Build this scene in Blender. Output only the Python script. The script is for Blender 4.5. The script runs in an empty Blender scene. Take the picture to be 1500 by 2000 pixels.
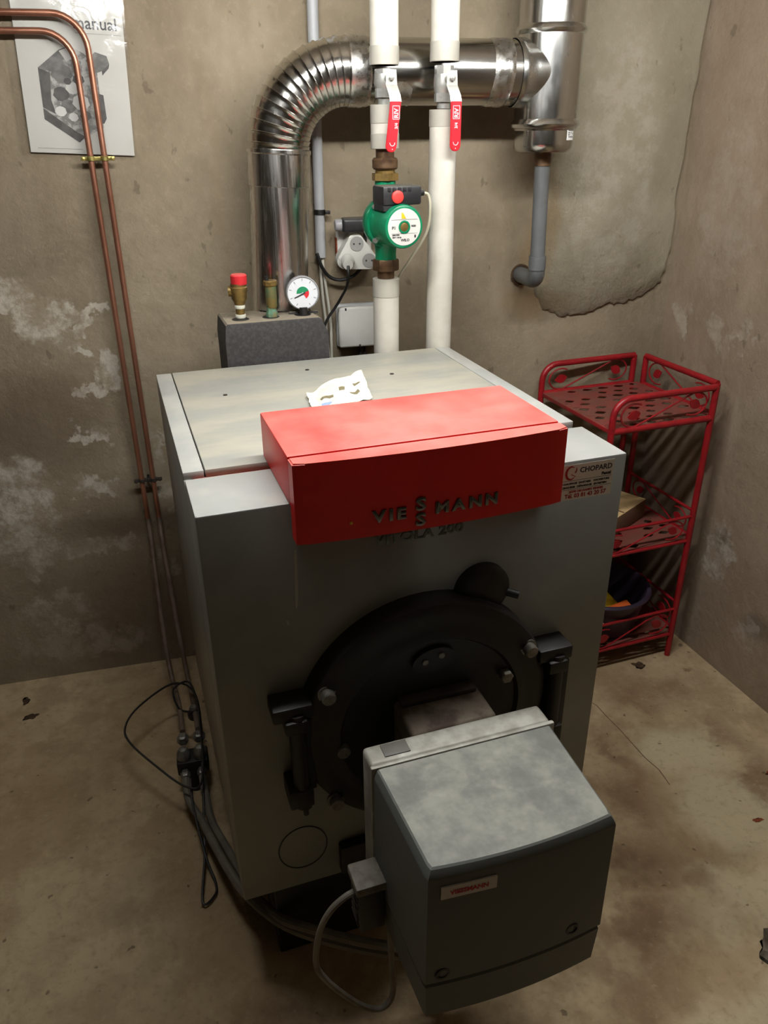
import bpy, bmesh, math, random
from mathutils import Vector, Matrix, noise

random.seed(7)
sc = bpy.context.scene
COL = sc.collection
PI = math.pi

# ------------------------------------------------------------------ camera
TH = 0.08256                      # the boiler stands turned a little against the back wall
def make_camera():
    yaw, pitch, roll = -0.2413, 0.4571, -0.0100
    cy, sy, cp, sp = math.cos(yaw), math.sin(yaw), math.cos(pitch), math.sin(pitch)
    fwd = Vector((-sy*cp, cy*cp, -sp)); right = Vector((cy, sy, 0)); up = right.cross(fwd)
    r2 = right*math.cos(roll) + up*math.sin(roll); u2 = -right*math.sin(roll) + up*math.cos(roll)
    m = Matrix((r2, u2, -fwd)).transposed().to_4x4()
    m.translation = Vector((0.0236, -0.9246, 1.3802))
    cd = bpy.data.cameras.new('camera'); cd.sensor_fit = 'VERTICAL'; cd.sensor_height = 24.0
    cd.lens = 1512.5/2000*24.0; cd.clip_start = 0.01
    co = bpy.data.objects.new('camera', cd); co.matrix_world = m
    COL.objects.link(co); sc.camera = co
make_camera()

# ------------------------------------------------------------------ world and exposure
wd = bpy.data.worlds.new('world'); sc.world = wd; wd.use_nodes = True
wd.node_tree.nodes['Background'].inputs[0].default_value = (0.9, 0.8, 0.65, 1)
wd.node_tree.nodes['Background'].inputs[1].default_value = 0.0
sc.view_settings.view_transform = 'Standard'; sc.view_settings.look = 'None'
sc.view_settings.gamma = 1.0; sc.view_settings.use_curve_mapping = False
sc.view_settings.exposure = 0.0
sc.cycles.use_adaptive_sampling = True; sc.cycles.adaptive_threshold = 0.08
sc.cycles.max_bounces = 5; sc.cycles.diffuse_bounces = 3; sc.cycles.glossy_bounces = 3; sc.cycles.transparent_max_bounces = 6
sc.cycles.caustics_reflective = False; sc.cycles.caustics_refractive = False; sc.cycles.use_denoising = True
TUBE_WATT = 137.0                  # emission strength of the ceiling tube
TUBE = ((-0.20, 0.11, 1.78), (1.00, 0.11, 1.78))

YW, XR, RA = 1.0179, 1.3179, 0.0892      # back wall, right corner, splay of the right wall
CEIL = 2.10

# ------------------------------------------------------------------ mesh helpers
def box(bm, x0, x1, y0, y1, z0, z1, bev=0.0, seg=2):
    vs = [bm.verts.new(p) for p in ((x0,y0,z0),(x1,y0,z0),(x1,y1,z0),(x0,y1,z0),(x0,y0,z1),(x1,y0,z1),(x1,y1,z1),(x0,y1,z1))]
    fs = [bm.faces.new([vs[i] for i in f]) for f in ((3,2,1,0),(4,5,6,7),(0,1,5,4),(1,2,6,5),(2,3,7,6),(3,0,4,7))]
    if bev > 0:
        es = list({e for f in fs for e in f.edges})
        bmesh.ops.bevel(bm, geom=es, offset=bev, segments=seg, affect='EDGES', profile=0.5)
    return bm
def frame_of(d):
    d = d.normalized(); a = Vector((0,0,1)) if abs(d.z) < 0.9 else Vector((1,0,0))
    u = d.cross(a).normalized(); v = d.cross(u).normalized(); return u, v
def ring(bm, c, u, v, r, n, ph=0.0):
    return [bm.verts.new(c + u*(r*math.cos(ph+2*PI*i/n)) + v*(r*math.sin(ph+2*PI*i/n))) for i in range(n)]
def skin(bm, r0, r1):
    n = len(r0)
    for i in range(n): bm.faces.new((r0[i], r0[(i+1)%n], r1[(i+1)%n], r1[i]))
def lathe(bm, c, axis, prof, n=32, ph=0.0, cap=True, u=None):
    """prof: list of (radius, distance along axis)"""
    c = Vector(c); axis = Vector(axis).normalized(); uu, vv = frame_of(axis)
    if u is not None: uu = Vector(u).normalized(); vv = axis.cross(uu).normalized()
    rs = [ring(bm, c+axis*h, uu, vv, max(r, 1e-5), n, ph) for r, h in prof]
    for a, b in zip(rs, rs[1:]): skin(bm, a, b)
    if cap:
        bm.faces.new(rs[0][::-1]); bm.faces.new(rs[-1])
    return bm
def cyl(bm, p0, p1, r, n=20, r1=None, ph=0.0):
    p0, p1 = Vector(p0), Vector(p1)
    return lathe(bm, p0, p1-p0, [(r, 0), (r if r1 is None else r1, (p1-p0).length)], n, ph)
def smooth_path(pts, sub=6, closed=False):
    pts = [Vector(p) for p in pts]; out = []
    n = len(pts)
    rng = range(n) if closed else range(n-1)
    for i in rng:
        p0 = pts[(i-1) % n] if (closed or i > 0) else pts[0]*2-pts[1]
        p1, p2 = pts[i], pts[(i+1) % n]
        p3 = pts[(i+2) % n] if (closed or i+2 < n) else p2*2-p1
        for k in range(sub):
            t = k/sub
            out.append(0.5*((2*p1)+(p2-p0)*t+(2*p0-5*p1+4*p2-p3)*t*t+(3*p1-p0-3*p2+p3)*t**3))
    if not closed: out.append(pts[-1])
    return out
def tube(bm, pts, r, n=10, closed=False, cap=True):
    pts = [Vector(p) for p in pts]; m = len(pts)
    tang = []
    for i in range(m):
        a = pts[(i-1) % m] if (closed or i > 0) else pts[i]
        b = pts[(i+1) % m] if (closed or i < m-1) else pts[i]
        d = (b-a); tang.append(d.normalized() if d.length > 1e-9 else Vector((0,0,1)))
    u, v = frame_of(tang[0]); rs = []
    for i in range(m):
        t = tang[i]; u = (u - t*u.dot(t)); u = u.normalized() if u.length > 1e-6 else frame_of(t)[0]
        v = t.cross(u)
        rr = r[i] if isinstance(r, (list, tuple)) else r
        rs.append(ring(bm, pts[i], u, v, rr, n))
    for a, b in zip(rs, rs[1:]): skin(bm, a, b)
    if closed: skin(bm, rs[-1], rs[0])
    elif cap:
        bm.faces.new(rs[0][::-1]); bm.faces.new(rs[-1])
    return bm
def prism(bm, poly, o, u, v, depth):
    """poly in (a,b) on plane o + a*u + b*v, extruded by depth along u x v"""
    o, u, v = Vector(o), Vector(u), Vector(v); w = u.cross(v).normalized()*depth
    a = [bm.verts.new(o+u*p[0]+v*p[1]) for p in poly]
    b = [bm.verts.new(o+u*p[0]+v*p[1]+w) for p in poly]
    n = len(poly)
    bm.faces.new(b); bm.faces.new(a[::-1])
    for i in range(n): bm.faces.new((a[i], a[(i+1)%n], b[(i+1)%n], b[i]))
    return bm
def xform(bm, m):
    bmesh.ops.transform(bm, matrix=m, verts=bm.verts); return bm
def NB(): return bmesh.new()

FR = {}                     # root empties: name -> (object, base vector, in frame coordinates)
def tag(o, label, cat, group=None, kind=None):
    if label: o['label'] = label
    if cat: o['category'] = cat
    if group: o['group'] = group
    if kind: o['kind'] = kind
    return o
def thing(name, label, cat, base=(0,0,0), rz=0.0, group=None, about=False):
    """Empty at base. With rz the parts are given in a frame turned by rz about the world origin (about=False)
    or about the base with local coordinates (about=True)."""
    o = bpy.data.objects.new(name, None); o.empty_display_size = 0.05; COL.objects.link(o)
    b = Vector(base)
    if about: o.location = b; FR[o.name] = Vector((0,0,0))
    else: o.location = Matrix.Rotation(rz, 3, 'Z') @ b; FR[o.name] = b
    o.rotation_euler = (0, 0, rz)
    return tag(o, label, cat, group)
def obj(name, bm, mat, parent=None, ang=35, base=None, rz=0.0, label=None):
    """links a bmesh as one object; a part's coordinates are given in its thing's frame"""
    root = parent
    while root is not None and root.parent is not None: root = root.parent
    off = FR[root.name] if root is not None and root.name in FR else Vector((0,0,0))
    if parent is None and base is not None: off = Vector(base)
    bmesh.ops.remove_doubles(bm, verts=bm.verts, dist=1e-6)
    bmesh.ops.recalc_face_normals(bm, faces=bm.faces)
    if off.length > 0: bmesh.ops.translate(bm, vec=-off, verts=bm.verts)
    lim = math.radians(ang)
    for f in bm.faces: f.smooth = True
    for e in bm.edges:
        if len(e.link_faces) == 2 and e.calc_face_angle(0) > lim: e.smooth = False
    me = bpy.data.meshes.new(name); bm.to_mesh(me); bm.free()
    for m in (mat if isinstance(mat, (list, tuple)) else [mat]): me.materials.append(m)
    o = bpy.data.objects.new(name, me); COL.objects.link(o)
    if parent is not None: o.parent = parent
    elif base is not None:
        o.location = Matrix.Rotation(rz, 3, 'Z') @ off; o.rotation_euler = (0, 0, rz)
    if parent is None: FR[o.name] = off
    if label: o['label'] = label
    return o
def copy_part(o, parent, loc=(0,0,0)):
    c = o.copy(); COL.objects.link(c); c.parent = parent; c.location = loc; return c
def letters(bm, s, size, m, ext=0.0008, bold=0.0, align='LEFT', sx=1.0, spacing=1.0, bev=0.0):
    """adds a word lying in the XY plane of matrix m"""
    cu = bpy.data.curves.new('t', 'FONT'); cu.body = s; cu.size = size; cu.extrude = ext; cu.offset = bold
    cu.align_x = align; cu.bevel_depth = bev; cu.bevel_resolution = 1; cu.space_character = spacing; cu.resolution_u = 2
    to = bpy.data.objects.new('t', cu); COL.objects.link(to)
    me = bpy.data.meshes.new_from_object(to)
    t = NB(); t.from_mesh(me); xform(t, m @ Matrix.Scale(sx, 4, (1,0,0)))
    tmp = bpy.data.meshes.new('t'); t.to_mesh(tmp); t.free(); bm.from_mesh(tmp)
    bpy.data.objects.remove(to); bpy.data.meshes.remove(tmp); bpy.data.meshes.remove(me); bpy.data.curves.remove(cu)
def face_m(o, u, v):
    """matrix whose X is u, Y is v, origin o"""
    u, v = Vector(u).normalized(), Vector(v).normalized(); w = u.cross(v)
    m = Matrix((u, v, w)).transposed().to_4x4(); m.translation = Vector(o); return m

# ------------------------------------------------------------------ materials
def srgb(r, g, b):
    f = lambda c: (c/255/12.92) if c/255 <= 0.04045 else ((c/255+0.055)/1.055)**2.4
    return (f(r), f(g), f(b), 1)
class NT:
    def __init__(s, name):
        s.m = bpy.data.materials.new(name); s.m.use_nodes = True; s.t = s.m.node_tree; s.n = s.t.nodes
        s.p = s.n['Principled BSDF']; s.tc = s.n.new('ShaderNodeTexCoord'); s.co = s.tc.outputs['Object']
    def l(s, a, b): s.t.links.new(a, b)
    def set(s, sock, v):
        if hasattr(v, 'is_output') or isinstance(v, bpy.types.NodeSocket): s.l(v, sock)
        else: sock.default_value = v
    def noise(s, scale, detail=4, rough=0.55, vec=None, dist=0.0, stretch=None):
        n = s.n.new('ShaderNodeTexNoise'); n.inputs['Scale'].default_value = scale; n.inputs['Detail'].default_value = min(detail, 4)
        n.inputs['Roughness'].default_value = rough; n.inputs['Distortion'].default_value = dist
        v = vec if vec is not None else s.co
        if stretch:
            mp = s.n.new('ShaderNodeMapping'); mp.inputs['Scale'].default_value = stretch; s.l(v, mp.inputs[0]); v = mp.outputs[0]
        s.l(v, n.inputs['Vector']); return n.outputs['Fac']
    def ramp(s, fac, lo, hi, a=0.0, b=1.0):
        n = s.n.new('ShaderNodeMapRange'); n.interpolation_type = 'SMOOTHSTEP'
        s.set(n.inputs['Value'], fac); n.inputs['From Min'].default_value = lo; n.inputs['From Max'].default_value = hi
        n.inputs['To Min'].default_value = a; n.inputs['To Max'].default_value = b; return n.outputs['Result']
    def math(s, op, a, b=0.0):
        n = s.n.new('ShaderNodeMath'); n.operation = op; s.set(n.inputs[0], a); s.set(n.inputs[1], b); return n.outputs[0]
    def mix(s, fac, a, b, mode='MIX'):
        n = s.n.new('ShaderNodeMix'); n.data_type = 'RGBA'; n.blend_type = mode
        s.set(n.inputs[0], fac); s.set(n.inputs[6], a); s.set(n.inputs[7], b); return n.outputs[2]
    def bump(s, h, strength, dist=0.01):
        n = s.n.new('ShaderNodeBump'); n.inputs['Strength'].default_value = strength; n.inputs['Distance'].default_value = dist
        s.l(h, n.inputs['Height']); s.l(n.outputs[0], s.p.inputs['Normal'])
    def up(s, lo=0.5, hi=0.95):
        g = s.n.new('ShaderNodeNewGeometry'); sp = s.n.new('ShaderNodeSeparateXYZ'); s.l(g.outputs['Normal'], sp.inputs[0])
        return s.ramp(sp.outputs[2], lo, hi)
    def blobs(s, lst, ax=('X','Z'), warp=0.10, wscale=9, edge=(0.75, 1.15)):
        """soft-edged irregular stains at given places on the surface"""
        wn = s.n.new('ShaderNodeTexNoise'); wn.inputs['Scale'].default_value = wscale; wn.inputs['Detail'].default_value = 4
        wn.inputs['Roughness'].default_value = 0.62; s.l(s.co, wn.inputs['Vector'])
        sb = s.n.new('ShaderNodeVectorMath'); sb.operation = 'SUBTRACT'; s.l(wn.outputs['Color'], sb.inputs[0]); sb.inputs[1].default_value = (0.5,)*3
        ml = s.n.new('ShaderNodeVectorMath'); ml.operation = 'SCALE'; s.l(sb.outputs[0], ml.inputs[0]); ml.inputs['Scale'].default_value = warp*2
        ad = s.n.new('ShaderNodeVectorMath'); ad.operation = 'ADD'; s.l(s.co, ad.inputs[0]); s.l(ml.outputs[0], ad.inputs[1])
        tot = None
        for (cx, cz, rx, rz, st) in lst:
            mp = s.n.new('ShaderNodeMapping'); mp.vector_type = 'POINT'
            i = {'X':0,'Y':1,'Z':2}
            loc = [0,0,0]; scl = [0,0,0]
            loc[i[ax[0]]] = -cx/rx; loc[i[ax[1]]] = -cz/rz; scl[i[ax[0]]] = 1/rx; scl[i[ax[1]]] = 1/rz
            mp.inputs['Location'].default_value = loc; mp.inputs['Scale'].default_value = scl; s.l(ad.outputs[0], mp.inputs[0])
            ln = s.n.new('ShaderNodeVectorMath'); ln.operation = 'LENGTH'; s.l(mp.outputs[0], ln.inputs[0])
            v = s.ramp(ln.outputs['Value'], edge[0], edge[1], st, 0.0)
            tot = v if tot is None else s.math('MAXIMUM', tot, v)
        return tot
    def done(s, col, rough=0.5, metal=0.0, spec=0.5):
        s.set(s.p.inputs['Base Color'], col); s.set(s.p.inputs['Roughness'], rough); s.p.inputs['Metallic'].default_value = metal
        s.p.inputs['Specular IOR Level'].default_value = spec; return s.m
def simple(name, c, c2=None, rough=0.5, metal=0.0, vs=12, lo=0.4, hi=0.65, bump=0.0, bs=60, dust=None, damt=0.7, stretch=None, spec=0.5, rough2=None, dlo=0.5):
    t = NT(name); col = c
    f = t.noise(vs, 5, 0.6, stretch=stretch)
    if c2: col = t.mix(t.ramp(f, lo, hi), c, c2)
    rg = rough
    if rough2 is not None: rg = t.ramp(t.noise(vs*1.7, 4, 0.6), 0.35, 0.7, rough, rough2)
    if dust:
        dn = t.ramp(t.noise(9, 6, 0.62), 0.2, 0.72, 0.35, 1.0)
        df = t.math('MULTIPLY', t.math('MULTIPLY', t.up(dlo), dn), damt)
        col = t.mix(df, col, dust)
        if not hasattr(rg, 'is_output') and not isinstance(rg, bpy.types.NodeSocket): rg = t.ramp(df, 0, 1, rough, min(1, rough+0.35))
    if bump: t.bump(t.noise(bs, 1, 0.6), bump, 0.004)
    return t.done(col, rg, metal, spec)

M = {}
M['boiler'] = simple('boiler_silver_paint', srgb(136,138,134), srgb(126,128,124), rough=0.38, vs=5)
M['boiler_top'] = simple('boiler_top_dusty', srgb(160,160,152), srgb(180,176,160), rough=0.42, rough2=0.62, vs=4.5, lo=0.35, hi=0.68, stretch=(1,3,1), bump=0.02)
M['boiler_ledge'] = simple('boiler_ledge', srgb(166,168,164), srgb(182,181,174), rough=0.30, rough2=0.5, vs=7)
M['red'] = simple('red_lacquer', srgb(222,22,18), srgb(212,19,16), rough=0.40, dust=srgb(222,180,166), damt=0.42, vs=6)
M['red_brown'] = simple('dusty_red_rail', srgb(150,60,50), srgb(170,110,95), rough=0.7, vs=14)
M['black'] = simple('black_iron', srgb(19,18,18), srgb(27,25,23), rough=0.55, vs=18, bump=0.05, bs=90)
M['black_rust'] = simple('rusty_iron', srgb(48,36,28), srgb(30,26,23), rough=0.75, vs=25)
M['dark_core'] = simple('dark_insulation', srgb(40,38,36), rough=0.9)
M['bolt'] = simple('zinc_bolt', srgb(140,138,132), srgb(110,106,98), rough=0.5, metal=0.6, vs=60)
M['alu'] = simple('cast_aluminium', srgb(165,163,154), srgb(130,127,117), rough=0.55, metal=0.25, vs=16, bump=0.08, bs=180)
M['neck'] = simple('shade_toned_cast_neck', srgb(104,94,80), srgb(62,46,34), rough=0.7, metal=0.2, vs=22, bump=0.1, bs=150)  # dark brown tones put the shade under the control box into the neck's colour
def hood_mat():
    t = NT('grey_burner_hood'); f = t.noise(16, 7, 0.66)
    dust = t.math('MULTIPLY', t.up(0.72, 0.97), t.ramp(f, 0.3, 0.68, 0.25, 1.0))
    rings = t.blobs([(-0.055,0.045,0.035,0.033,1),(0.05,0.03,0.055,0.045,1),(0.02,-0.05,0.03,0.02,.6),(0.1,-0.03,0.02,0.02,.5)], ('X','Y'), 0.02, 26, (0.86, 1.0))
    rin2 = t.blobs([(-0.055,0.045,0.030,0.028,1),(0.05,0.03,0.050,0.040,1)], ('X','Y'), 0.012, 22, (0.80, 1.0))
    rg = t.math('MULTIPLY', t.math('SUBTRACT', rings, t.math('MULTIPLY', rin2, 0.75)), t.up(0.7, 0.95))
    col = t.mix(t.math('MULTIPLY', dust, 0.62), srgb(84,87,84), srgb(160,160,147))
    col = t.mix(t.math('MULTIPLY', t.math('MULTIPLY', rg, t.ramp(t.noise(40,4,.6), .35,.65)), 0.22), col, srgb(172,170,155))
    t.bump(t.noise(260, 2, 0.5), 0.06, 0.001)
    return t.done(col, 0.55, 0.0, 0.4)
M['hood'] = hood_mat()
M['plug_cap'] = simple('dusty_plug_cap', srgb(104,98,88), srgb(84,76,66), rough=0.7, vs=50)
M['label'] = simple('label_silver', srgb(180,176,170), rough=0.5)
M['ink_red'] = simple('ink_red', srgb(170,25,30), rough=0.6)
M['ink_blue'] = simple('ink_dark_blue', srgb(30,32,62), rough=0.6)
M['ink_black'] = simple('ink_black', srgb(38,38,40), rough=0.6)
M['ink_grey'] = simple('ink_grey', srgb(120,120,118), rough=0.6)
M['white_vinyl'] = simple('white_vinyl', srgb(236,236,234), rough=0.4)
M['chrome'] = simple('dark_chrome', srgb(120,122,122), rough=0.18, metal=1.0)
M['emboss'] = simple('dull_emblem', srgb(95,97,94), srgb(80,82,80), rough=0.35, metal=0.5, vs=50)
M['drip'] = simple('dried_drip', srgb(168,168,160), rough=0.6)
def steel(name, base=(0.62,0.61,0.58,1), r0=0.10, r1=0.28, st=(1,1,1), vs=10):
    t = NT(name)
    f = t.noise(vs, 5, 0.65, stretch=st)
    col = t.mix(t.ramp(f, 0.35, 0.7), base, (base[0]*0.86, base[1]*0.85, base[2]*0.82, 1))
    rg = t.ramp(t.noise(vs*2.2, 5, 0.6, stretch=st), 0.3, 0.75, r0, r1)
    t.bump(t.noise(vs*0.8, 1, 0.5), 0.05, 0.006)
    return t.done(col, rg, 1.0)
M['flue_v'] = steel('stainless_vertical', base=(0.68,0.67,0.65,1), st=(2.5,2.5,0.10), r0=0.16, r1=0.42)
M['flue_h'] = steel('stainless_horizontal', st=(0.12,1.5,1.5), r0=0.12, r1=0.26)
M['flue_e'] = steel('stainless_elbow', base=(0.60,0.585,0.55,1), r0=0.14, r1=0.30)
M['tape'] = steel('foil_tape', base=(0.66,0.65,0.62,1), r0=0.22, r1=0.40, vs=30)
M['tee'] = steel('stainless_tee', base=(0.60,0.60,0.58,1), r0=0.16, r1=0.30, st=(1,1,0.3))
M['foam'] = simple('white_foam_insulation', srgb(208,204,193), srgb(196,191,178), rough=0.75, vs=8, bump=0.08, bs=120)
M['foam_tape'] = simple('pale_grey_tape', srgb(176,173,162), srgb(168,164,152), rough=0.5, vs=10)
M['nickel'] = simple('nickel_plated', srgb(196,196,190), srgb(172,172,166), rough=0.3, metal=0.55, vs=40)
M['lever'] = simple('zinc_lever', srgb(196,196,190), srgb(180,180,172), rough=0.4, metal=0.55, vs=40)
M['grip'] = simple('red_vinyl_grip', srgb(214,26,40), rough=0.42)
M['print_white'] = simple('white_print', srgb(244,205,205), rough=0.6)
M['bronze'] = simple('brown_bronze', srgb(104,80,56), srgb(82,60,44), rough=0.5, metal=0.55, vs=45, bump=0.05)
M['brass'] = simple('dull_brass', srgb(148,122,70), srgb(118,96,58), rough=0.42, metal=0.7, vs=45)
M['brass_green'] = simple('verdigris_brass', srgb(120,104,58), srgb(72,104,76), rough=0.55, metal=0.4, vs=40)
M['verdigris'] = simple('verdigris', srgb(92,132,108), srgb(110,104,70), rough=0.7, vs=60)
M['pump'] = simple('pump_green', srgb(8,128,86), srgb(6,112,76), rough=0.32, vs=14)
M['pump_dark'] = simple('pump_dark_green', srgb(10,74,54), rough=0.4)
M['blackplastic'] = simple('black_plastic', srgb(34,34,36), srgb(42,42,44), rough=0.45, dust=srgb(120,116,104), damt=0.6, vs=30)
M['redknob'] = simple('red_knob', srgb(232,62,56), rough=0.5)
M['white_plastic'] = simple('white_plastic', srgb(212,211,204), srgb(204,203,196), rough=0.4, vs=10)
M['grey_plastic'] = simple('grey_plastic', srgb(176,178,178), rough=0.45)
M['socket_hole'] = simple('socket_shadow', srgb(150,150,146), rough=0.5)
M['conduit'] = simple('grey_conduit', srgb(176,178,180), srgb(168,169,170), rough=0.45, vs=9)
M['pvc'] = simple('grey_pvc', srgb(98,101,102), srgb(88,90,90), rough=0.42, vs=10)
M['cable_black'] = simple('black_cable', srgb(26,25,24), rough=0.5)
M['cable_white'] = simple('white_cable', srgb(206,203,190), rough=0.5)
M['cable_cream'] = simple('cream_cable', srgb(186,180,158), rough=0.5)
M['epp'] = simple('black_epp_foam', srgb(52,50,50), srgb(66,64,62), rough=0.85, vs=150, bump=0.12, bs=220, dust=srgb(160,148,126), damt=0.85)
M['copper'] = simple('copper_tube', srgb(176,124,100), srgb(146,98,78), rough=0.30, rough2=0.45, metal=0.75, vs=6, stretch=(1,1,0.5))
M['copper_dull'] = simple('plaster_dulled_copper', srgb(120,104,90), srgb(96,80,66), rough=0.6, metal=0.2, vs=20)
M['clamp'] = simple('brass_clamp', srgb(176,164,96), srgb(140,128,72), rough=0.35, metal=0.7, vs=60)
M['paper'] = simple('paper', srgb(198,196,188), srgb(190,187,178), rough=0.6, vs=4)
M['pic_light'] = simple('picture_light_grey', srgb(178,176,170), srgb(120,118,114), rough=0.6, vs=55, lo=0.42, hi=0.58)
M['pic_mid'] = simple('picture_mid_grey', srgb(120,118,114), srgb(92,90,86), rough=0.6, vs=40)
M['pic_dark'] = simple('picture_dark_grey', srgb(74,72,70), srgb(92,90,86), rough=0.6, vs=30)
M['pic_white'] = simple('picture_white', srgb(206,204,198), rough=0.6)
def film():
    t = NT('clear_film'); n = t.n
    tr = n.new('ShaderNodeBsdfTransparent'); gl = n.new('ShaderNodeBsdfGlossy'); gl.inputs['Roughness'].default_value = 0.16
    fr = n.new('ShaderNodeFresnel'); fr.inputs[0].default_value = 1.5
    bp = n.new('ShaderNodeBump'); bp.inputs['Strength'].default_value = 0.38; bp.inputs['Distance'].default_value = 0.006
    t.l(t.noise(16, 3, 0.5, dist=1.0), bp.inputs['Height']); t.l(bp.outputs[0], gl.inputs['Normal']); t.l(bp.outputs[0], fr.inputs['Normal'])
    mx = n.new('ShaderNodeMixShader'); t.l(t.math('ADD', fr.outputs[0], 0.03), mx.inputs[0]); t.l(tr.outputs[0], mx.inputs[1]); t.l(gl.outputs[0], mx.inputs[2])
    n.remove(t.p); t.l(mx.outputs[0], n['Material Output'].inputs[0]); return t.m
M['film'] = film()
M['shelf'] = simple('red_painted_wire', srgb(148,20,28), srgb(130,16,24), rough=0.4, vs=30)
M['shelf_top'] = simple('dusty_red_sheet', srgb(150,24,28), srgb(120,44,38), rough=0.6, dust=srgb(98,66,52), damt=0.85, vs=16)
M['card_tan'] = simple('tan_board', srgb(198,170,122), srgb(178,148,100), rough=0.85, vs=60, lo=0.55, hi=0.7)
M['card_side'] = simple('brown_board_edge', srgb(112,84,60), rough=0.85)
M['tub'] = simple('purple_plastic', srgb(58,48,64), srgb(50,41,56), rough=0.4, vs=8)
M['bag_yellow'] = simple('yellow_packet', srgb(220,186,40), rough=0.4)
M['bag_orange'] = simple('orange_packet', srgb(206,96,40), rough=0.4)
M['bag_white'] = simple('white_packet', srgb(210,208,200), rough=0.4)
M['news'] = simple('crumpled_paper', srgb(236,232,212), srgb(226,220,196), rough=0.8, vs=30)
M['news_ink'] = simple('printed_ink', srgb(120,112,84), rough=0.8)
M['news_blue'] = simple('printed_blue', srgb(140,160,196), rough=0.8)
M['dirt'] = simple('brown_dirt', srgb(58,42,26), srgb(80,58,36), rough=0.95, vs=80)
M['rustbit'] = simple('rusty_chip', srgb(128,62,30), rough=0.9)
M['stone'] = simple('grey_stone', srgb(120,112,98), srgb(80,72,60), rough=0.95, vs=30, bump=0.3)
M['gauge_face'] = simple('gauge_face', srgb(216,218,222), rough=0.4)
M['gauge_green'] = simple('gauge_green', srgb(24,128,84), rough=0.5)
M['gauge_red'] = simple('gauge_red', srgb(206,40,48), rough=0.5)
M['gauge_case'] = simple('gauge_case', srgb(150,150,152), rough=0.4)
M['redcap'] = simple('red_valve_cap', srgb(208,40,48), srgb(190,34,42), rough=0.5, dust=srgb(226,140,128), damt=0.5)
M['ptfe'] = simple('white_thread_tape', srgb(206,206,190), rough=0.8)
M['hose'] = simple('grey_hose', srgb(112,106,94), srgb(92,86,76), rough=0.6, vs=20)
M['lamp_body'] = simple('lamp_body', srgb(210,208,200), rough=0.5)
def lamp_glow():
    t = NT('lit_tube'); e = t.n.new('ShaderNodeEmission'); e.inputs[0].default_value = (1.0, 1.0, 0.985, 1); e.inputs[1].default_value = TUBE_WATT
    t.n.remove(t.p); t.l(e.outputs[0], t.n['Material Output'].inputs[0]); return t.m
M['glow'] = lamp_glow()

def concrete_wall(name, white, rust=None, c=(150,137,115), c2=(124,112,93), dark=None, ax=('X','Z')):
    t = NT(name)
    big = t.noise(2.2, 5, 0.6); mid = t.noise(9, 6, 0.62); fine = t.noise(60, 4, 0.6)
    col = t.mix(t.ramp(big, 0.32, 0.68), srgb(*c2), srgb(*c))
    col = t.mix(t.ramp(mid, 0.35, 0.7, 0.0, 0.35), col, srgb(c2[0]-14, c2[1]-14, c2[2]-14))
    col = t.mix(t.ramp(fine, 0.5, 0.8, 0.0, 0.22), col, srgb(172,160,138))
    col = t.mix(t.ramp(t.noise(5, 6, 0.68, stretch=(1,1,0.45)), 0.5, 0.72, 0.0, 0.35), col, srgb(c[0]+16, c[1]+16, c[2]+17))
    pits = t.ramp(t.noise(30, 3, 0.55, stretch=(1,1,0.6)), 0.675, 0.73)
    col = t.mix(t.math('MULTIPLY', pits, 0.42), col, srgb(78,68,54))
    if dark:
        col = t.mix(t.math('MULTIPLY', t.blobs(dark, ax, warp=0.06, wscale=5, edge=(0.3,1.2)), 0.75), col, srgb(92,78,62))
    if rust:
        col = t.mix(t.math('MULTIPLY', t.blobs(rust, ax, warp=0.05, wscale=7, edge=(0.2,1.2)), 0.5), col, srgb(132,104,66))
    h = t.noise(34, 3, 0.7)
    if white:
        b = t.blobs(white, ax, warp=0.10, wscale=15, edge=(0.70, 1.12))
        b = t.math('MULTIPLY', b, t.ramp(t.noise(18, 7, 0.72), 0.38, 0.62, 0.12, 1.0))
        col = t.mix(t.math('MULTIPLY', b, 0.85), col, srgb(192,184,170))
    t.bump(h, 0.28, 0.012)
    return t.done(col, 0.9, 0.0, 0.25)
M['wall_back'] = concrete_wall('concrete_back_wall', [
    (-0.37,1.05,0.055,0.045,1),(-0.30,0.985,0.065,0.05,1),(-0.255,0.945,0.035,0.03,1),(-0.205,0.995,0.03,0.022,.9),
    (-0.19,0.86,0.03,0.055,.9),(-0.235,0.83,0.025,0.018,.8),(-0.25,0.715,0.03,0.022,.8),(-0.46,0.56,0.11,0.10,.85),
    (-0.46,0.42,0.09,0.09,.75),(-0.30,0.58,0.035,0.03,.8),(-0.235,0.565,0.05,0.035,.8),(-0.095,0.64,0.02,0.07,.7),
    (-0.31,0.395,0.07,0.035,.6),(-0.42,0.20,0.10,0.06,.5),(-0.20,0.40,0.05,0.03,.5),(-0.09,0.53,0.035,0.04,.6),(-0.13,0.32,0.04,0.05,.4),(-0.36,0.10,0.2,0.05,.35)],
    rust=[(0.93,1.12,0.06,0.14,1),(0.92,0.97,0.10,0.05,1),(0.12,1.30,0.02,0.3,.2)],
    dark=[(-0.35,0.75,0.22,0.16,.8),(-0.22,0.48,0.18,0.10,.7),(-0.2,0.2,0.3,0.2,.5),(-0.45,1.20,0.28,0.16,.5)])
M['plaster'] = concrete_wall('pale_plaster', [(1.12,1.28,0.12,0.35,.35)], rust=[(0.94,1.15,0.035,0.2,.9),(0.97,0.96,0.08,0.04,.8)], c=(152,144,124), c2=(136,128,108))
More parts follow.
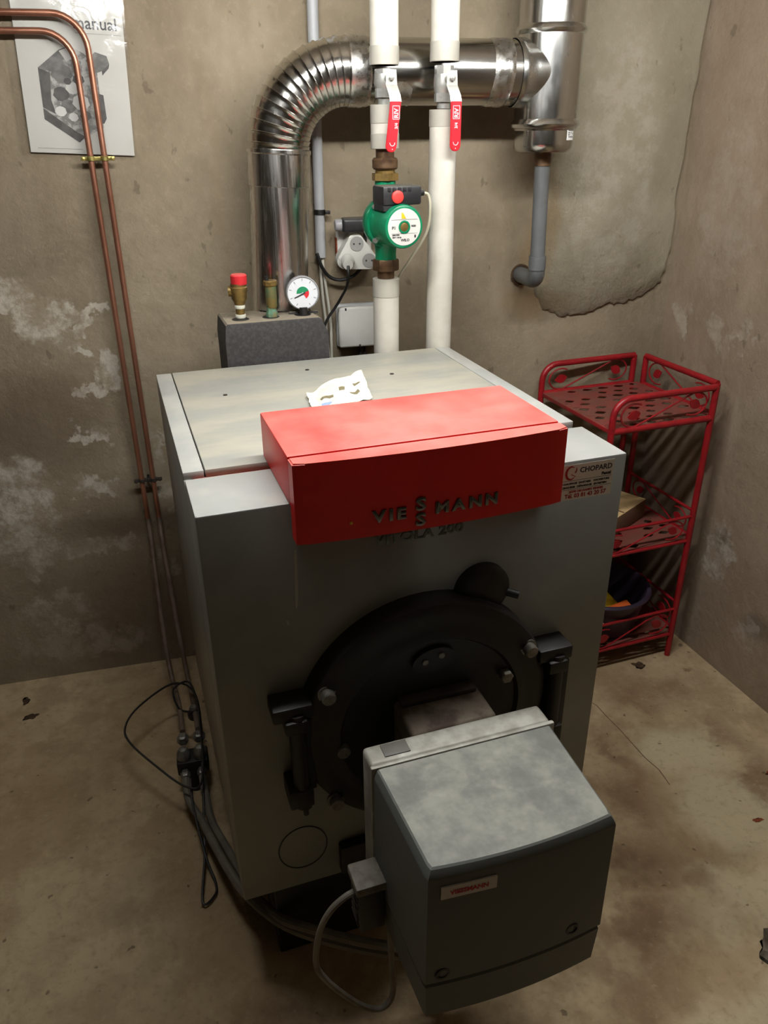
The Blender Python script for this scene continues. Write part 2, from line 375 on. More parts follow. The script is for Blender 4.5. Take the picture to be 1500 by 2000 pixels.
M['wall_right'] = concrete_wall('concrete_right_wall', [(0.66,0.33,0.06,0.09,.7),(0.72,0.92,0.05,0.02,.5),(0.80,0.90,0.04,0.03,.5),(0.94,0.90,0.03,0.05,.6),(0.50,0.16,0.05,0.04,.4),(0.85,1.2,0.1,0.2,.25)], c=(156,140,120), c2=(138,121,102), dark=[(0.645,0.37,0.035,0.03,1),(0.45,0.2,0.08,0.05,.7)], ax=('Y','Z'))
M['wall_other'] = concrete_wall('concrete_far_wall', None, c=(132,120,102), c2=(116,104,88))
M['ceiling'] = concrete_wall('concrete_ceiling', None, c=(118,108,94), c2=(104,94,82))
def floor_mat():
    t = NT('concrete_floor')
    big = t.noise(2.6, 6, 0.62); mid = t.noise(9, 7, 0.66); fine = t.noise(60, 4, 0.65)
    col = t.mix(t.ramp(big, 0.34, 0.66), srgb(160,138,106), srgb(188,168,134))
    col = t.mix(t.ramp(mid, 0.42, 0.62, 0.0, 0.45), col, srgb(136,112,82))
    pale = t.blobs([(1.07,0.32,0.13,0.12,1),(1.08,0.12,0.12,0.16,1),(0.98,-0.10,0.14,0.10,.9),(0.80,-0.32,0.25,0.10,.8),(0.25,-0.35,0.3,0.08,.4),(-0.3,0.1,0.2,0.25,.3)], ('X','Y'), 0.13, 5, (0.45, 1.25))
    col = t.mix(t.math('MULTIPLY', pale, 0.75), col, srgb(196,184,152))
    brown = t.blobs([(0.92,0.30,0.04,0.12,.8),(0.87,0.20,0.07,0.10,.8),(0.80,0.04,0.10,0.10,.9),(0.76,-0.10,0.10,0.07,.9),(1.22,0.22,0.05,0.2,.8),(1.12,0.52,0.2,0.05,.6),(0.70,-0.2,0.08,0.05,.6),(0.9,-0.02,0.05,0.06,.7),(1.283,0.59,0.022,0.014,1),(-0.15,0.2,0.1,0.1,.5),(0.0,-0.1,0.3,0.06,.6)], ('X','Y'), 0.11, 9, (0.3, 1.25))
    col = t.mix(t.math('MULTIPLY', t.math('MULTIPLY', brown, t.ramp(mid, 0.3, 0.6, 0.45, 1.0)), 0.75), col, srgb(112,86,64))
    col = t.mix(t.ramp(fine, 0.5, 0.72, 0.0, 0.30), col, srgb(120,98,70))
    col = t.mix(t.ramp(fine, 0.28, 0.42, 0.22, 0.0), col, srgb(206,192,160))
    specks = t.ramp(t.noise(38, 2, 0.5), 0.70, 0.75)
    col = t.mix(t.math('MULTIPLY', specks, 0.65), col, srgb(78,62,44))
    t.bump(t.noise(36, 3, 0.75), 0.3, 0.01)
    return t.done(col, 0.85, 0.0, 0.3)
M['floor'] = floor_mat()

# ------------------------------------------------------------------ the room
def struct(o): o['kind'] = 'structure'; return o
XL, YF_ = -2.6, -3.6
def rwall(s): return (XR+math.sin(RA)*s, YW-math.cos(RA)*s)
floor_o = struct(obj('floor', box(NB(), XL-.1, 2.2, YF_-.1, YW+.1, -0.1, 0.0), M['floor']))
struct(obj('ceiling', box(NB(), XL-.1, 2.2, YF_-.1, YW+.1, CEIL, CEIL+0.1), M['ceiling']))
wall_back = struct(obj('wall_back', box(NB(), XL-.1, XR+.02, YW, YW+0.12, -0.02, CEIL+.02), M['wall_back']))
struct(obj('wall_left', box(NB(), XL-.12, XL, YF_-.1, YW+.1, -0.02, CEIL+.02), M['wall_other']))
struct(obj('wall_front', box(NB(), XL-.1, 2.2, YF_-.12, YF_, -0.02, CEIL+.02), M['wall_other']))
bm = NB(); a = rwall(-0.05); b = rwall(4.9)
prism(bm, [(a[0],a[1]),(b[0],b[1]),(b[0]+.12,b[1]),(a[0]+.12,a[1])], (0,0,-0.02), (1,0,0), (0,1,0), CEIL+0.04)
struct(obj('wall_right', bm, M['wall_right']))
bm = NB(); cr = [(0.935,0.560),(0.957,0.518),(0.962,0.47),(0.970,0.42),(0.974,0.37),(0.979,0.314),(0.990,0.27),(0.988,0.22)]
for (xa,ya),(xb,yb) in zip(cr, cr[1:]):
    bm.faces.new([bm.verts.new(p) for p in ((xa-.0012,ya,.0004),(xa+.0012,ya,.0004),(xb+.0012,yb,.0004),(xb-.0012,yb,.0004))])
obj('floor_crack', bm, M['card_side'], floor_o)
# raised plaster patch beside the flue tee, with a ragged lower edge
bm = NB()
edge = [(0.905,CEIL),(0.915,1.60),(0.905,1.30),(0.90,1.12),(0.915,1.00),(0.945,0.945),(0.99,0.925),(1.04,0.922),(1.09,0.930),(1.14,0.946),(1.19,0.950),(1.24,0.962),
        (1.285,0.992),(1.300,1.03),(1.306,1.10),(1.300,1.20),(1.308,1.32),(1.312,1.5),(1.314,1.7),(1.316,CEIL)]
poly = []
for i in range(len(edge)-1):
    (x0,z0),(x1,z1) = edge[i], edge[i+1]
    for k in range(4):
        t_ = k/4; j = 0.0 if (k == 0 and i == 0) else 0.006
        poly.append((x0+(x1-x0)*t_+random.uniform(-j,j)*.7, z0+(z1-z0)*t_+random.uniform(-j,j)))
poly.append(edge[-1])
o_ = Vector((0,YW,0)); bk = [bm.verts.new((p[0], YW+0.002, p[1])) for p in poly]
cx, cz = 1.11, 1.35
fr_ = [bm.verts.new((p[0]+(cx-p[0])*0.03, YW-0.010, min(CEIL, p[1]+(cz-p[1])*0.02) if p[1] < CEIL-1e-4 else CEIL)) for p in poly]
bm.faces.new(fr_)
for i in range(len(poly)): bm.faces.new((bk[i], bk[(i+1)%len(poly)], fr_[(i+1)%len(poly)], fr_[i]))
obj('plaster_patch', bm, M['plaster'], wall_back, ang=60, label='pale raised plaster with ragged lower edge')

# ------------------------------------------------------------------ ceiling lamp (just above the picture): a tube on a batten, hung below the ceiling
t = thing('tube_lamp', 'white fluorescent batten lamp hanging from the ceiling over the boiler', 'lamp', (0.4,0.11,1.80))
bm = NB(); box(bm, -0.24, 1.04, 0.085, 0.135, 1.815, 1.86, 0.006); obj('housing', bm, M['lamp_body'], t)
for x in (-0.222, 1.022):
    bm = NB(); box(bm, x-.014, x+.014, 0.092, 0.128, 1.762, 1.816, 0.004); obj('tube_holder', bm, M['lamp_body'], t)
for x in (0.0, 0.8):
    bm = NB(); cyl(bm, (x,0.11,1.858), (x,0.11,CEIL), 0.006, 10); obj('hanger_rod', bm, M['lamp_body'], t)
bm = NB(); cyl(bm, TUBE[0], TUBE[1], 0.017, 16); obj('lit_tube', bm, M['glow'], t)

# ------------------------------------------------------------------ the boiler (frame turned by TH)
BW, BD, BH, BZ = 0.65, 0.698, 0.936, 0.205
boiler = thing('heating_boiler', 'large silver-grey floor-standing oil boiler with a red control box on top', 'boiler', (0,0,0), TH)
bm = NB(); box(bm, 0.055, 0.60, 0.03, 0.66, 0.0, BZ+.01, 0.003); obj('plinth', bm, M['black'], boiler)
bm = NB(); box(bm, 0.012, BW-.012, 0.02, BD-.01, BZ+.004, BH-.022); obj('insulated_core', bm, M['dark_core'], boiler)
def shell_front():
    bm = NB(); box(bm, 0.0, BW, 0.0, 0.128, BZ, BH, 0.0025); return bm
fp = obj('front_panel', shell_front(), [M['boiler'], M['boiler_ledge']], boiler)
for f in fp.data.polygons:
    if f.normal.z > 0.9: f.material_index = 1
for x0 in (0.0, BW-0.012):
    bm = NB(); box(bm, x0, x0+0.012, 0.13, BD, BZ, BH-.012, 0.002); obj('side_panel', bm, M['boiler'], boiler)
bm = NB(); box(bm, 0.012, BW-.012, BD-.012, BD-.002, BZ, BH-.012, 0.001); obj('back_panel', bm, M['boiler'], boiler)
bm = NB(); box(bm, 0.014, BW-.014, 0.1285, 0.158, BH-.03, BH-.012, 0.001); obj('cross_rail', bm, M['red_brown'], boiler)
bm = NB(); box(bm, 0.0325, 0.6165, 0.155, BD, BH-.012, BH, 0.0015); obj('lid_panel', bm, M['boiler_top'], boiler)
bm = NB(); box(bm, 0.0, 0.0305, 0.155, BD, BH-.0125, BH-.0005, 0.0015); obj('lid_strip', bm, M['boiler_ledge'], boiler)
bm = NB(); box(bm, 0.6185, BW, 0.155, BD, BH-.0125, BH-.0005, 0.0015); obj('lid_strip', bm, M['boiler_ledge'], boiler)
for (x, y) in ((0.114,0.507),(0.455,0.53),(0.30,0.62)):
    bm = NB(); lathe(bm, (x,y,BH), (0,0,1), [(0.0045,0),(0.004,0.0012),(0.001,0.002)], 10); obj('lid_screw', bm, M['black_rust'], boiler)

# control box
X0, X1 = 0.123, 0.518
def bulge(x): 
    s = (x-(X0+X1)/2)/((X1-X0)/2); return -0.039-0.011*(1-s*s)
bm = NB(); box(bm, X0, X1, -0.0112, 0.175, BH+.0005, 1.0075, 0.0025); cu_ = obj('control_box', bm, M['red'], boiler)
bm = NB(); n = 24
xs = [X0+(X1-X0)*i/n for i in range(n+1)]
poly = [(X0,-0.0145),(X0+.0005,-0.037)]+[(x,bulge(x)) for x in xs[1:-1]]+[(X1-.0005,-0.037),(X1,-0.0145)]
prism(bm, poly, (0,0,0.892), (1,0,0), (0,1,0), 0.1150)
es = [e for e in bm.edges if all(abs(v.co.z-1.007) < 1e-4 for v in e.verts)]
bmesh.ops.bevel(bm, geom=es, offset=0.002, segments=2, affect='EDGES')
obj('control_cover', bm, M['red'], cu_)
# lettering on the cover
bm = NB()
def put(bm, s, x, z, h, w=None, bold=0.0005):
    xm = x+0.008
    tang = Vector((1, (bulge(xm+.002)-bulge(xm-.002))/.004, 0)).normalized()
    letters(bm, s, h/0.73*1.0, face_m((x, bulge(x)-0.0003, z), tang, (0,0,1)), 0.0012, bold, sx=w or 1.0, bev=0.0007)
zb_ = 0.9135
for s, x in (('V',0.226),('I',0.2475),('E',0.2585),('M',0.3135),('A',0.3395),('N',0.3635),('N',0.388)): put(bm, s, x, zb_, 0.0165, 1.16)
put(bm, 'S', 0.2855, 0.9225, 0.0185, 1.25); put(bm, 'S', 0.2855, 0.8995, 0.0185, 1.25)
obj('brand_lettering', bm, M['chrome'], cu_, ang=25)
bm = NB(); lathe(bm, (0.196,bulge(0.196)+.0005,0.916), (0,-1,0), [(0.0022,0),(0.002,0.0015),(0.0008,0.002)], 10); obj('indicator_lamp', bm, M['bag_yellow'], cu_)
# VITOLA 200 on the front panel below the cover
bm = NB(); letters(bm, 'VITOLA 200', 0.0215, face_m((0.243,-0.0004,0.8505), (1,0,0), (0,0,1)), 0.0008, 0.0004, sx=1.17, spacing=1.05, bev=0.0004)
obj('model_lettering', bm, M['emboss'], boiler, ang=25)
# installer's sticker
bm = NB(); box(bm, 0.5385, 0.6285, -0.0004, 0.0, 0.8715, 0.9300); st_ = obj('sticker', bm, M['white_vinyl'], boiler, label='white installer sticker')
ZS = -0.0008
def stk(bm, s, size, x, z, bold=0.0, al='LEFT', sx=1.0): letters(bm, s, size, face_m((x,ZS+.0003,z), (1,0,0), (0,0,1)), 0.0002, bold, al, sx)
bm = NB(); stk(bm, 'CHOPARD', 0.0122, 0.5690, 0.9155, 0.0002, sx=0.97); obj('lettering', bm, M['ink_blue'], st_)
bm = NB(); stk(bm, 'Pascal', 0.0068, 0.6245, 0.9065, 0.0003, 'RIGHT')
stk(bm, 'CHAUFFAGE', 0.0044, 0.5415, 0.8975, .0002); stk(bm, 'SANITAIRE', 0.0044, 0.5690, 0.8975, .0002); stk(bm, 'COUVERTURE', 0.0044, 0.5945, 0.8975, .0002)
stk(bm, 'ZINGUERIE', 0.0044, 0.5415, 0.8915, .0002); stk(bm, 'DÉPANNAGE', 0.0044, 0.5665, 0.8915, .0002); stk(bm, 'ENTRETIEN', 0.0044, 0.5960, 0.8915, .0002)
for z in (0.9035, 0.8890): box(bm, 0.5400, 0.6270, ZS+.0001, ZS+.0004, z, z+.0004)
obj('lettering', bm, M['ink_black'], st_)
bm = NB(); stk(bm, '25390 ORCHAMPS VENNES', 0.0050, 0.5835, 0.8835, .0002, 'CENTER'); stk(bm, 'Tél. 03 81 43 20 57', 0.0095, 0.5830, 0.8748, .00025, 'CENTER', 0.96)
pts = [(0.554+0.0092*math.cos(a_)*.9, 0.9165+0.0105*math.sin(a_)) for a_ in [math.radians(d) for d in range(55,330,12)]]
for i in range(len(pts)-1):
    w = 0.0016*math.sin(PI*(i+.5)/(len(pts)-1))+0.0004
    (xa,za),(xb,zb2) = pts[i], pts[i+1]; d = Vector((xb-xa,0,zb2-za)).normalized(); nn = Vector((-d.z,0,d.x))*w
    vs = [bm.verts.new(Vector((xa,ZS,za))+nn), bm.verts.new(Vector((xb,ZS,zb2))+nn), bm.verts.new(Vector((xb,ZS,zb2))-nn), bm.verts.new(Vector((xa,ZS,za))-nn)]; bm.faces.new(vs)
prism(bm, [(0.5605,0.9165),(0.5625,0.9205),(0.5625,0.9255),(0.5640,0.9225),(0.5638,0.9185),(0.5618,0.9155)], (0,ZS+.0003,0), (1,0,0), (0,0,1), 0.0003)
prism(bm, [(0.5545,0.9135),(0.5550,0.9145),(0.5625,0.9105),(0.5622,0.9098)], (0,ZS+.0003,0), (1,0,0), (0,0,1), 0.0003)
obj('lettering', bm, M['ink_red'], st_)
# dried water streak and paint fleck
bm = NB(); prism(bm, [(0.1262,0.865),(0.1295,0.865),(0.1283,0.80),(0.1262,0.775),(0.1240,0.768),(0.1228,0.775),(0.1236,0.80)], (0,0.0002,0), (1,0,0), (0,0,1), 0.0006); obj('dried_streak', bm, M['drip'], boiler)
bm = NB(); prism(bm, [(0.108,0.753),(0.111,0.752),(0.112,0.747),(0.110,0.744),(0.109,0.748)], (0,0.0002,0), (1,0,0), (0,0,1), 0.0008); obj('paint_fleck', bm, M['drip'], boiler)

# burner door with bolts, sight cover, hinges
DC = Vector((0.318, 0.0, 0.550)); DR = 0.207
bm = NB(); lathe(bm, DC, (0,-1,0), [(DR,0.0),(DR,0.028),(DR-.004,0.036),(DR-.018,0.042),(DR-.03,0.040),(DR-.045,0.046),(0.15,0.048),(0.145,0.042),(0.12,0.040),(0.02,0.040)], 64); door = obj('burner_door', bm, M['black'], boiler)
for (x, z, r) in ((0.153,0.638,0.0115),(0.484,0.641,0.0115),(0.443,0.602,0.012),(0.172,0.529,0.011),(0.158,0.425,0.0115),(0.482,0.44,0.0115)):
    bm = NB(); lathe(bm, (x,-0.036,z), (0,-1,0), [(r*1.25,0.0),(r*1.25,0.004),(r*.95,0.0045),(r*.95,0.016),(r*.8,0.018)], 6 if r > .0115 else 18); obj('bolt', bm, M['bolt'], door)
bm = NB()
ov = [(0.318+0.034*math.cos(a_)+0.0, 0.664+0.021*math.sin(a_)+0.35*0.034*math.cos(a_)*0.25) for a_ in [2*PI*k/28 for k in range(28)]]
prism(bm, ov, (0,-0.038,0), (1,0,0), (0,0,1), 0.010); sg = obj('sight_cover', bm, M['black'], door)
for dx, dz in ((-0.014,0.0),(0.012,0.007)):
    bm = NB(); lathe(bm, (0.318+dx,-0.0475,0.664+dz), (0,-1,0), [(0.005,0),(0.005,0.003),(0.003,0.004)], 12); obj('screw', bm, M['bolt'], sg)
def hinge(xb, sgn, name):
    bm = NB()
    box(bm, min(xb-.03*sgn, xb+.03*sgn), max(xb-.03*sgn, xb+.03*sgn), -0.045, 0.0, 0.606, 0.630, 0.003)
    box(bm, xb-.014, xb+.020, -0.052, 0.0, 0.585, 0.608, 0.003)
    box(bm, xb-.016, xb+.022, -0.052, 0.0, 0.438, 0.472, 0.003)
    box(bm, xb-.002, xb+.03, -0.040, -0.0, 0.46, 0.60, 0.003)
    cyl(bm, (xb+.006,-0.038,0.432), (xb+.006,-0.038,0.615), 0.0125, 16)
    cyl(bm, (xb+.010,-0.036,0.408), (xb+.010,-0.036,0.44), 0.0045, 10)
    cyl(bm, (xb+.010,-0.036,0.424), (xb+.010,-0.036,0.438), 0.010, 6)
    return obj(name, bm, M['black'], door)
hinge(0.100, 1, 'hinge'); hinge(0.534, 1, 'hinge')
# inspection cap
bm = NB(); lathe(bm, (0.413,0,0.745), (0,-1,0), [(0.045,0.0),(0.045,0.010),(0.041,0.014),(0.03,0.018),(0.0,0.019)], 40, cap=False); ic = obj('inspection_cap', bm, M['black'], boiler)
bm = NB(); cyl(bm, (0.452,-0.009,0.735), (0.470,-0.020,0.731), 0.0065, 14); obj('cap_handle', bm, M['black'], ic)
# punched-out disc outline, vent cover
bm = NB(); tube(bm, [(0.107+0.0415*math.cos(2*PI*k/48), -0.0002, 0.294+0.047*math.sin(2*PI*k/48)) for k in range(48)], 0.0011, 6, closed=True); obj('punched_outline', bm, M['black'], boiler)
bm = NB(); box(bm, 0.168, 0.240, -0.018, 0.0, 0.222, 0.284, 0.003); obj('vent_cover', bm, M['black'], boiler)

# ------------------------------------------------------------------ burner
bcx = 0.32
burner = thing('oil_burner', 'grey hooded oil burner mounted on the front door of the boiler', 'burner', (bcx,-0.26,0.32), TH)
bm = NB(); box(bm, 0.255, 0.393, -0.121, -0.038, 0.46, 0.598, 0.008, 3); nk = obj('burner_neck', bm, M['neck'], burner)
bm = NB(); box(bm, 0.262, 0.385, -0.062, -0.041, 0.597, 0.606, 0.002); obj('gasket_flange', bm, M['black_rust'], nk)
bm = NB(); box(bm, 0.18, 0.46, -0.160, -0.119, 0.345, 0.599, 0.007, 3); bp_ = obj('back_plate', bm, M['alu'], burner)
bm = NB(); box(bm, 0.1785, 0.4615, -0.1685, -0.1605, 0.347, 0.602, 0.003, 2); obj('plate_lip', bm, M['alu'], bp_)
bm = NB(); box(bm, 0.205, 0.243, -0.150, -0.126, 0.5985, 0.6005, 0.0005); obj('dark_pad', bm, M['pump_dark'] if False else M['blackplastic'], bp_)
def hood_ring(z, inset, extra=0.0):
    pts = [(0.1805+inset,-0.169),(0.1885+inset,-0.339+inset)]
    n = 14
    xa, xb = 0.1905+inset, 0.4495-inset
    for i in range(n+1):
        x = xa+(xb-xa)*i/n; s = 2*i/n-1
        pts.append((x, -0.3465-0.0085*(1-s*s)+inset-extra))
    pts += [(0.4515-inset,-0.339+inset),(0.4595-inset,-0.169)]
    return [Vector((p[0],p[1],z)) for p in pts]
def loft(rings):
    bm = NB(); vr = [[bm.verts.new(p) for p in r] for r in rings]
    for a_, b_ in zip(vr, vr[1:]): skin(bm, a_, b_)
    bm.faces.new(vr[0][::-1]); bm.faces.new(vr[-1]); return bm
bm = loft([hood_ring(0.3915,0.002),hood_ring(0.395,0.0),hood_ring(0.585,0.001),hood_ring(0.5885,0.0018),hood_ring(0.5975,0.0065),hood_ring(0.5995,0.0090)])
hd = obj('hood', bm, M['hood'], burner, ang=22)
bm = loft([hood_ring(0.318,0.007),hood_ring(0.322,0.0035),hood_ring(0.386,0.001),hood_ring(0.3895,0.003)])
obj('hood_tray', bm, M['hood'], burner, ang=28)
def fy(x): 
    s = (x-0.32)/0.1295; return -0.3465-0.0085*(1-s*s)
bm = NB(); d_ = Vector((0.071, fy(0.278)-fy(0.207), 0)).normalized(); 
prism(bm, [(0,0),(0.0712,0),(0.0712,0.0205),(0,0.0205)], (0.207,fy(0.207)+.0006,0.5535), d_, (0,0,1), 0.0022); lb = obj('name_plate', bm, M['label'], hd)
bm = NB(); letters(bm, 'VIESSMANN', 0.0098, face_m((0.2425,(fy(0.207)+fy(0.278))/2-.0019,0.5600), d_, (0,0,1)), 0.0003, 0.0003, 'CENTER', 0.95); obj('plate_lettering', bm, M['ink_red'], lb)
for x, z in ((0.213,0.411),(0.400,0.415)):
    bm = NB(); lathe(bm, (x,fy(x)+.001,z), (0,-1,0), [(0.010,0),(0.010,0.002),(0.007,0.0022),(0.007,0.0006)], 20); obj('fixing_recess', bm, M['black'], hd)
# plug connector on the left side with its cable
plug = thing('connector_plug', 'black multi-pin plug on the left side of the burner, its cable looping to the floor', 'plug', (0.162,-0.19,0.33), TH)
bm = NB(); box(bm, 0.143, 0.182, -0.212, -0.172, 0.338, 0.418, 0.003); hb = obj('plug_body', bm, M['black'], plug)
for k in range(5):
    bm = NB(); box(bm, 0.1415, 0.1432, -0.208, -0.176, 0.346+0.013*k, 0.352+0.013*k); obj('rib', bm, M['black_rust'], hb)
bm = NB(); box(bm, 0.139, 0.186, -0.216, -0.168, 0.418, 0.434, 0.003); obj('plug_cap', bm, M['plug_cap'], plug)
bm = NB(); tube(bm, smooth_path([(0.150,-0.192,0.405),(0.128,-0.195,0.402),(0.105,-0.195,0.382),(0.088,-0.192,0.340),(0.080,-0.190,0.272),(0.092,-0.190,0.228),(0.120,-0.190,0.175),(0.152,-0.190,0.128),(0.181,-0.190,0.108),(0.200,-0.190,0.135),(0.200,-0.185,0.22),(0.200,-0.17,0.33)], 6), 0.0048, 10)
obj('plug_cable', bm, M['hose'], plug)

# crumpled paper on the lid
def crumple():
    bm = NB(); nx, ny = 18, 10; P0 = Vector((0.243,0.335,BH+.001)); U = Vector((0.122,0.045,0)); V = Vector((0.012,0.105,0))
    grid = []
    for j in range(ny+1):
        row = []
        for i in range(nx+1):
            a_, b_ = i/nx, j/ny
            p = P0+U*a_+V*b_
            h = 0.012*abs(noise.noise(Vector((a_*4,b_*3,2.3))))+0.020*b_*max(0,math.sin(a_*5.0-0.8))*0.6+0.022*b_*a_*a_+0.004*b_
            edge = 0.006*noise.noise(Vector((a_*6,b_*6,9.0)))
            row.append(bm.verts.new((p.x+edge, p.y+edge*.8, p.z+h)))
        grid.append(row)
    for j in range(ny):
        for i in range(nx):
            f = bm.faces.new((grid[j][i],grid[j][i+1],grid[j+1][i+1],grid[j+1][i]))
            if (j == 4 and i in (3,4,5,6)) or (j == 5 and i in (9,10)) or (j == 3 and i in (12,13,14)) or (j == 6 and i in (14,15)): f.material_index = 1
            if j == 2 and i in (3,4,5): f.material_index = 2
    bmesh.ops.solidify(bm, geom=bm.faces[:], thickness=0.0006); return bm
tag(obj('crumpled_paper', crumple(), [M['news'], M['news_ink'], M['news_blue']], base=(0.30,0.39,BH), rz=TH, ang=25), 'crumpled cream printed paper lying on the boiler lid behind the red box', 'paper')

# ------------------------------------------------------------------ flue
FY = 0.885
flue = thing('flue_pipe', 'shiny stainless flue pipe rising behind the boiler and bending right in a ribbed elbow', 'flue pipe', (0.23,FY,0.60))
R = 0.0640
EC = Vector((0.396, FY, 1.342)); ER = 0.149
def lean(z): return 0.247-(1.342-z)*0.055
bm = NB(); lathe(bm, (lean(0.60),FY,0.60), Vector((lean(1.345)-lean(0.60),0,0.745)), [(R-.001,0),(R-.001,0.685)], 48); obj('vertical_section', bm, M['flue_v'], flue)
bm = NB(); lathe(bm, (lean(1.275),FY,1.275), Vector((0.055,0,1)), [(R-.001,0),(R+.0015,0.002),(R+.0015,0.063),(R+.004,0.066),(R+.004,0.072),(R,0.074)], 48); obj('socket_collar', bm, M['flue_v'], flue)
NS = 15
for k in range(NS):
    bm = NB(); rs = []
    for (fr2, rr) in ((0.0, R+.0012),(0.06, R-.0004),(0.5, R+.0004),(0.86, R+.0012),(0.93, R+.0026),(1.0, R+.0026)):
        a_ = (k+fr2)/NS*PI/2
        c = EC+Vector((-ER*math.cos(a_), 0, ER*math.sin(a_)))
        u = Vector((-math.cos(a_),0,math.sin(a_))); v = Vector((0,1,0))
        rs.append(ring(bm, c, u, v, rr, 48))
    for a2, b2 in zip(rs, rs[1:]): skin(bm, a2, b2)
    bm.faces.new(rs[0][::-1]); bm.faces.new(rs[-1])
    obj('elbow_segment', bm, M['flue_e'], flue, ang=50)
FZ = EC.z+ER
bm = NB(); lathe(bm, (EC.x,FY,FZ), (1,0,0), [(R,0),(R,0.37)], 48); obj('horizontal_section', bm, M['flue_h'], flue)
def wrinkled_band(x0, w, seed, skew=0.0):
    bm = NB(); rs = []; m = 8
    for i in range(m+1):
        x = x0+w*i/m; rr = []
        for j in range(48):
            a_ = 2*PI*j/48
            r = R+0.0016+0.0016*abs(noise.noise(Vector((i*0.9, math.cos(a_)*4, math.sin(a_)*4+seed))))
            if i in (0,m): r = R+0.0002
            e_ = 0.003*noise.noise(Vector((math.cos(a_)*3, math.sin(a_)*3, seed+i*.05))) if i in (0,m) else 0
            rr.append(bm.verts.new((x+e_+skew*math.sin(a_), FY+r*math.cos(a_), FZ+r*math.sin(a_))))
        rs.append(rr)
    for a2, b2 in zip(rs, rs[1:]): skin(bm, a2, b2)
    return bm
obj('foil_tape_band', wrinkled_band(0.394, 0.045, 3.0), M['tape'], flue, ang=20)
obj('foil_tape_band', wrinkled_band(0.703, 0.046, 8.0, 0.004), M['tape'], flue, ang=20)
bm = NB(); rs = []
for i in range(6):
    x = 0.45+0.075*i/5
    rs.append([bm.verts.new((x, FY+(R+.0015)*math.cos(a_), FZ+(R+.0015)*math.sin(a_))) for a_ in [math.radians(198+ (12 if i == 5 else 0)+ j*7) for j in range(8)]])
for a2, b2 in zip(rs, rs[1:]):
    for j in range(7): bm.faces.new((a2[j],a2[j+1],b2[j+1],b2[j]))
bmesh.ops.solidify(bm, geom=bm.faces[:], thickness=0.0006)
obj('foil_scrap', bm, M['tape'], flue, ang=30)

TX = 0.852
tee = thing('flue_tee', 'stainless flue tee with a rounded condensate cap hanging beside the plaster patch', 'flue pipe', (TX,FY,1.33))
RT = 0.0705
bm = NB(); lathe(bm, (TX,FY,1.395), (0,0,1), [(RT,0),(RT,CEIL-1.395)], 56); tb = obj('tee_body', bm, M['tee'], tee)
bm = NB()
rs = []
for (x, r) in ((0.766,R+.002),(0.772,R+.0035),(0.780,R+.0035),(0.784,R+.002),(0.800,R+.002),(0.852,R+.002)):
    rs.append(ring(bm, Vector((x,FY,FZ)), Vector((0,1,0)), Vector((0,0,1)), r, 48))
for a2, b2 in zip(rs, rs[1:]): skin(bm, a2, b2)
obj('tee_branch', bm, M['tee'], tee)
for z in (1.572, 1.392):
    bm = NB(); rs = []
    lathe(bm, (TX,FY,z-.009), (0,0,1), [(RT,0),(RT+.004,0.003),(RT+.0062,0.008),(RT+.004,0.013),(RT,0.018)], 56); obj('clamp_ring', bm, M['tee'], tee)
bm = NB(); lathe(bm, (TX,FY,1.332), (0,0,1), [(0.012,0.0),(0.046,0.0),(0.059,0.003),(0.0648,0.010),(0.0658,0.02),(0.0658,0.046),(0.0690,0.050),(0.0690,0.064)], 56); cp = obj('condensate_cap', bm, M['tee'], tee)
# small printed label on the cap, wrapped round it
bm = NB(); rs = []
for zz in (1.3585, 1.3835):
    rs.append([bm.verts.new((TX+0.0663*math.sin(a_), FY-0.0663*math.cos(a_), zz)) for a_ in [0.42+0.09*j for j in range(6)]])
for j in range(5): bm.faces.new((rs[0][j],rs[0][j+1],rs[1][j+1],rs[1][j]))
bmesh.ops.solidify(bm, geom=bm.faces[:], thickness=0.0003); lbl = obj('label', bm, M['white_vinyl'], cp, label='small white label')
bm = NB()
for zz, a0, a1 in ((1.377,0.47,0.83),(1.372,0.47,0.60),(1.368,0.47,0.58),(1.372,0.66,0.72),(1.370,0.76,0.82),(1.364,0.50,0.80)):
    for j in range(3):
        aa, ab = a0+(a1-a0)*j/3, a0+(a1-a0)*(j+1)/3
        bm.faces.new([bm.verts.new((TX+0.0668*math.sin(q), FY-0.0668*math.cos(q), z_)) for q, z_ in ((aa,zz),(ab,zz),(ab,zz+.0022),(aa,zz+.0022))])
obj('label_print', bm, M['ink_grey'], lbl)
drain = thing('drain_pipe', 'grey plastic drain pipe under the flue cap, elbowed into the wall', 'pipe', (0.859,FY,1.05))
bm = NB(); cyl(bm, (0.853,FY,1.305), (0.853,FY,1.338), 0.0195, 24); obj('outlet_stub', bm, M['bronze'], drain)
bm = NB(); cyl(bm, (0.859,FY,1.095), (0.853,FY,1.312), 0.0175, 28); obj('straight_pipe', bm, M['pvc'], drain)
ep = [(0.859,FY,1.10),(0.859,FY,1.075)]+[(0.859+0.004*math.sin(q), FY+0.030*(1-math.cos(q)), 1.075-0.030*math.sin(q)) for q in [PI/2*k/8 for k in range(1,9)]]+[(0.866,FY+.085,1.044),(0.872,YW+.03,1.042)]
bm = NB(); tube(bm, ep, 0.0195, 24); obj('elbow', bm, M['pvc'], drain)
bm = NB(); cyl(bm, (0.859,FY,1.073), (0.859,FY,1.105), 0.0208, 28); obj('socket', bm, M['pvc'], drain)
# round hole where it enters the wall: a dark broken rim set into the plaster
bm = NB(); tube(bm, [(0.872+0.024*math.cos(q), YW-.0085, 1.042+0.024*math.sin(q)) for q in [2*PI*k/28 for k in range(28)]], 0.003, 6, closed=True); obj('pipe_hole_rim', bm, M['dirt'], wall_back)

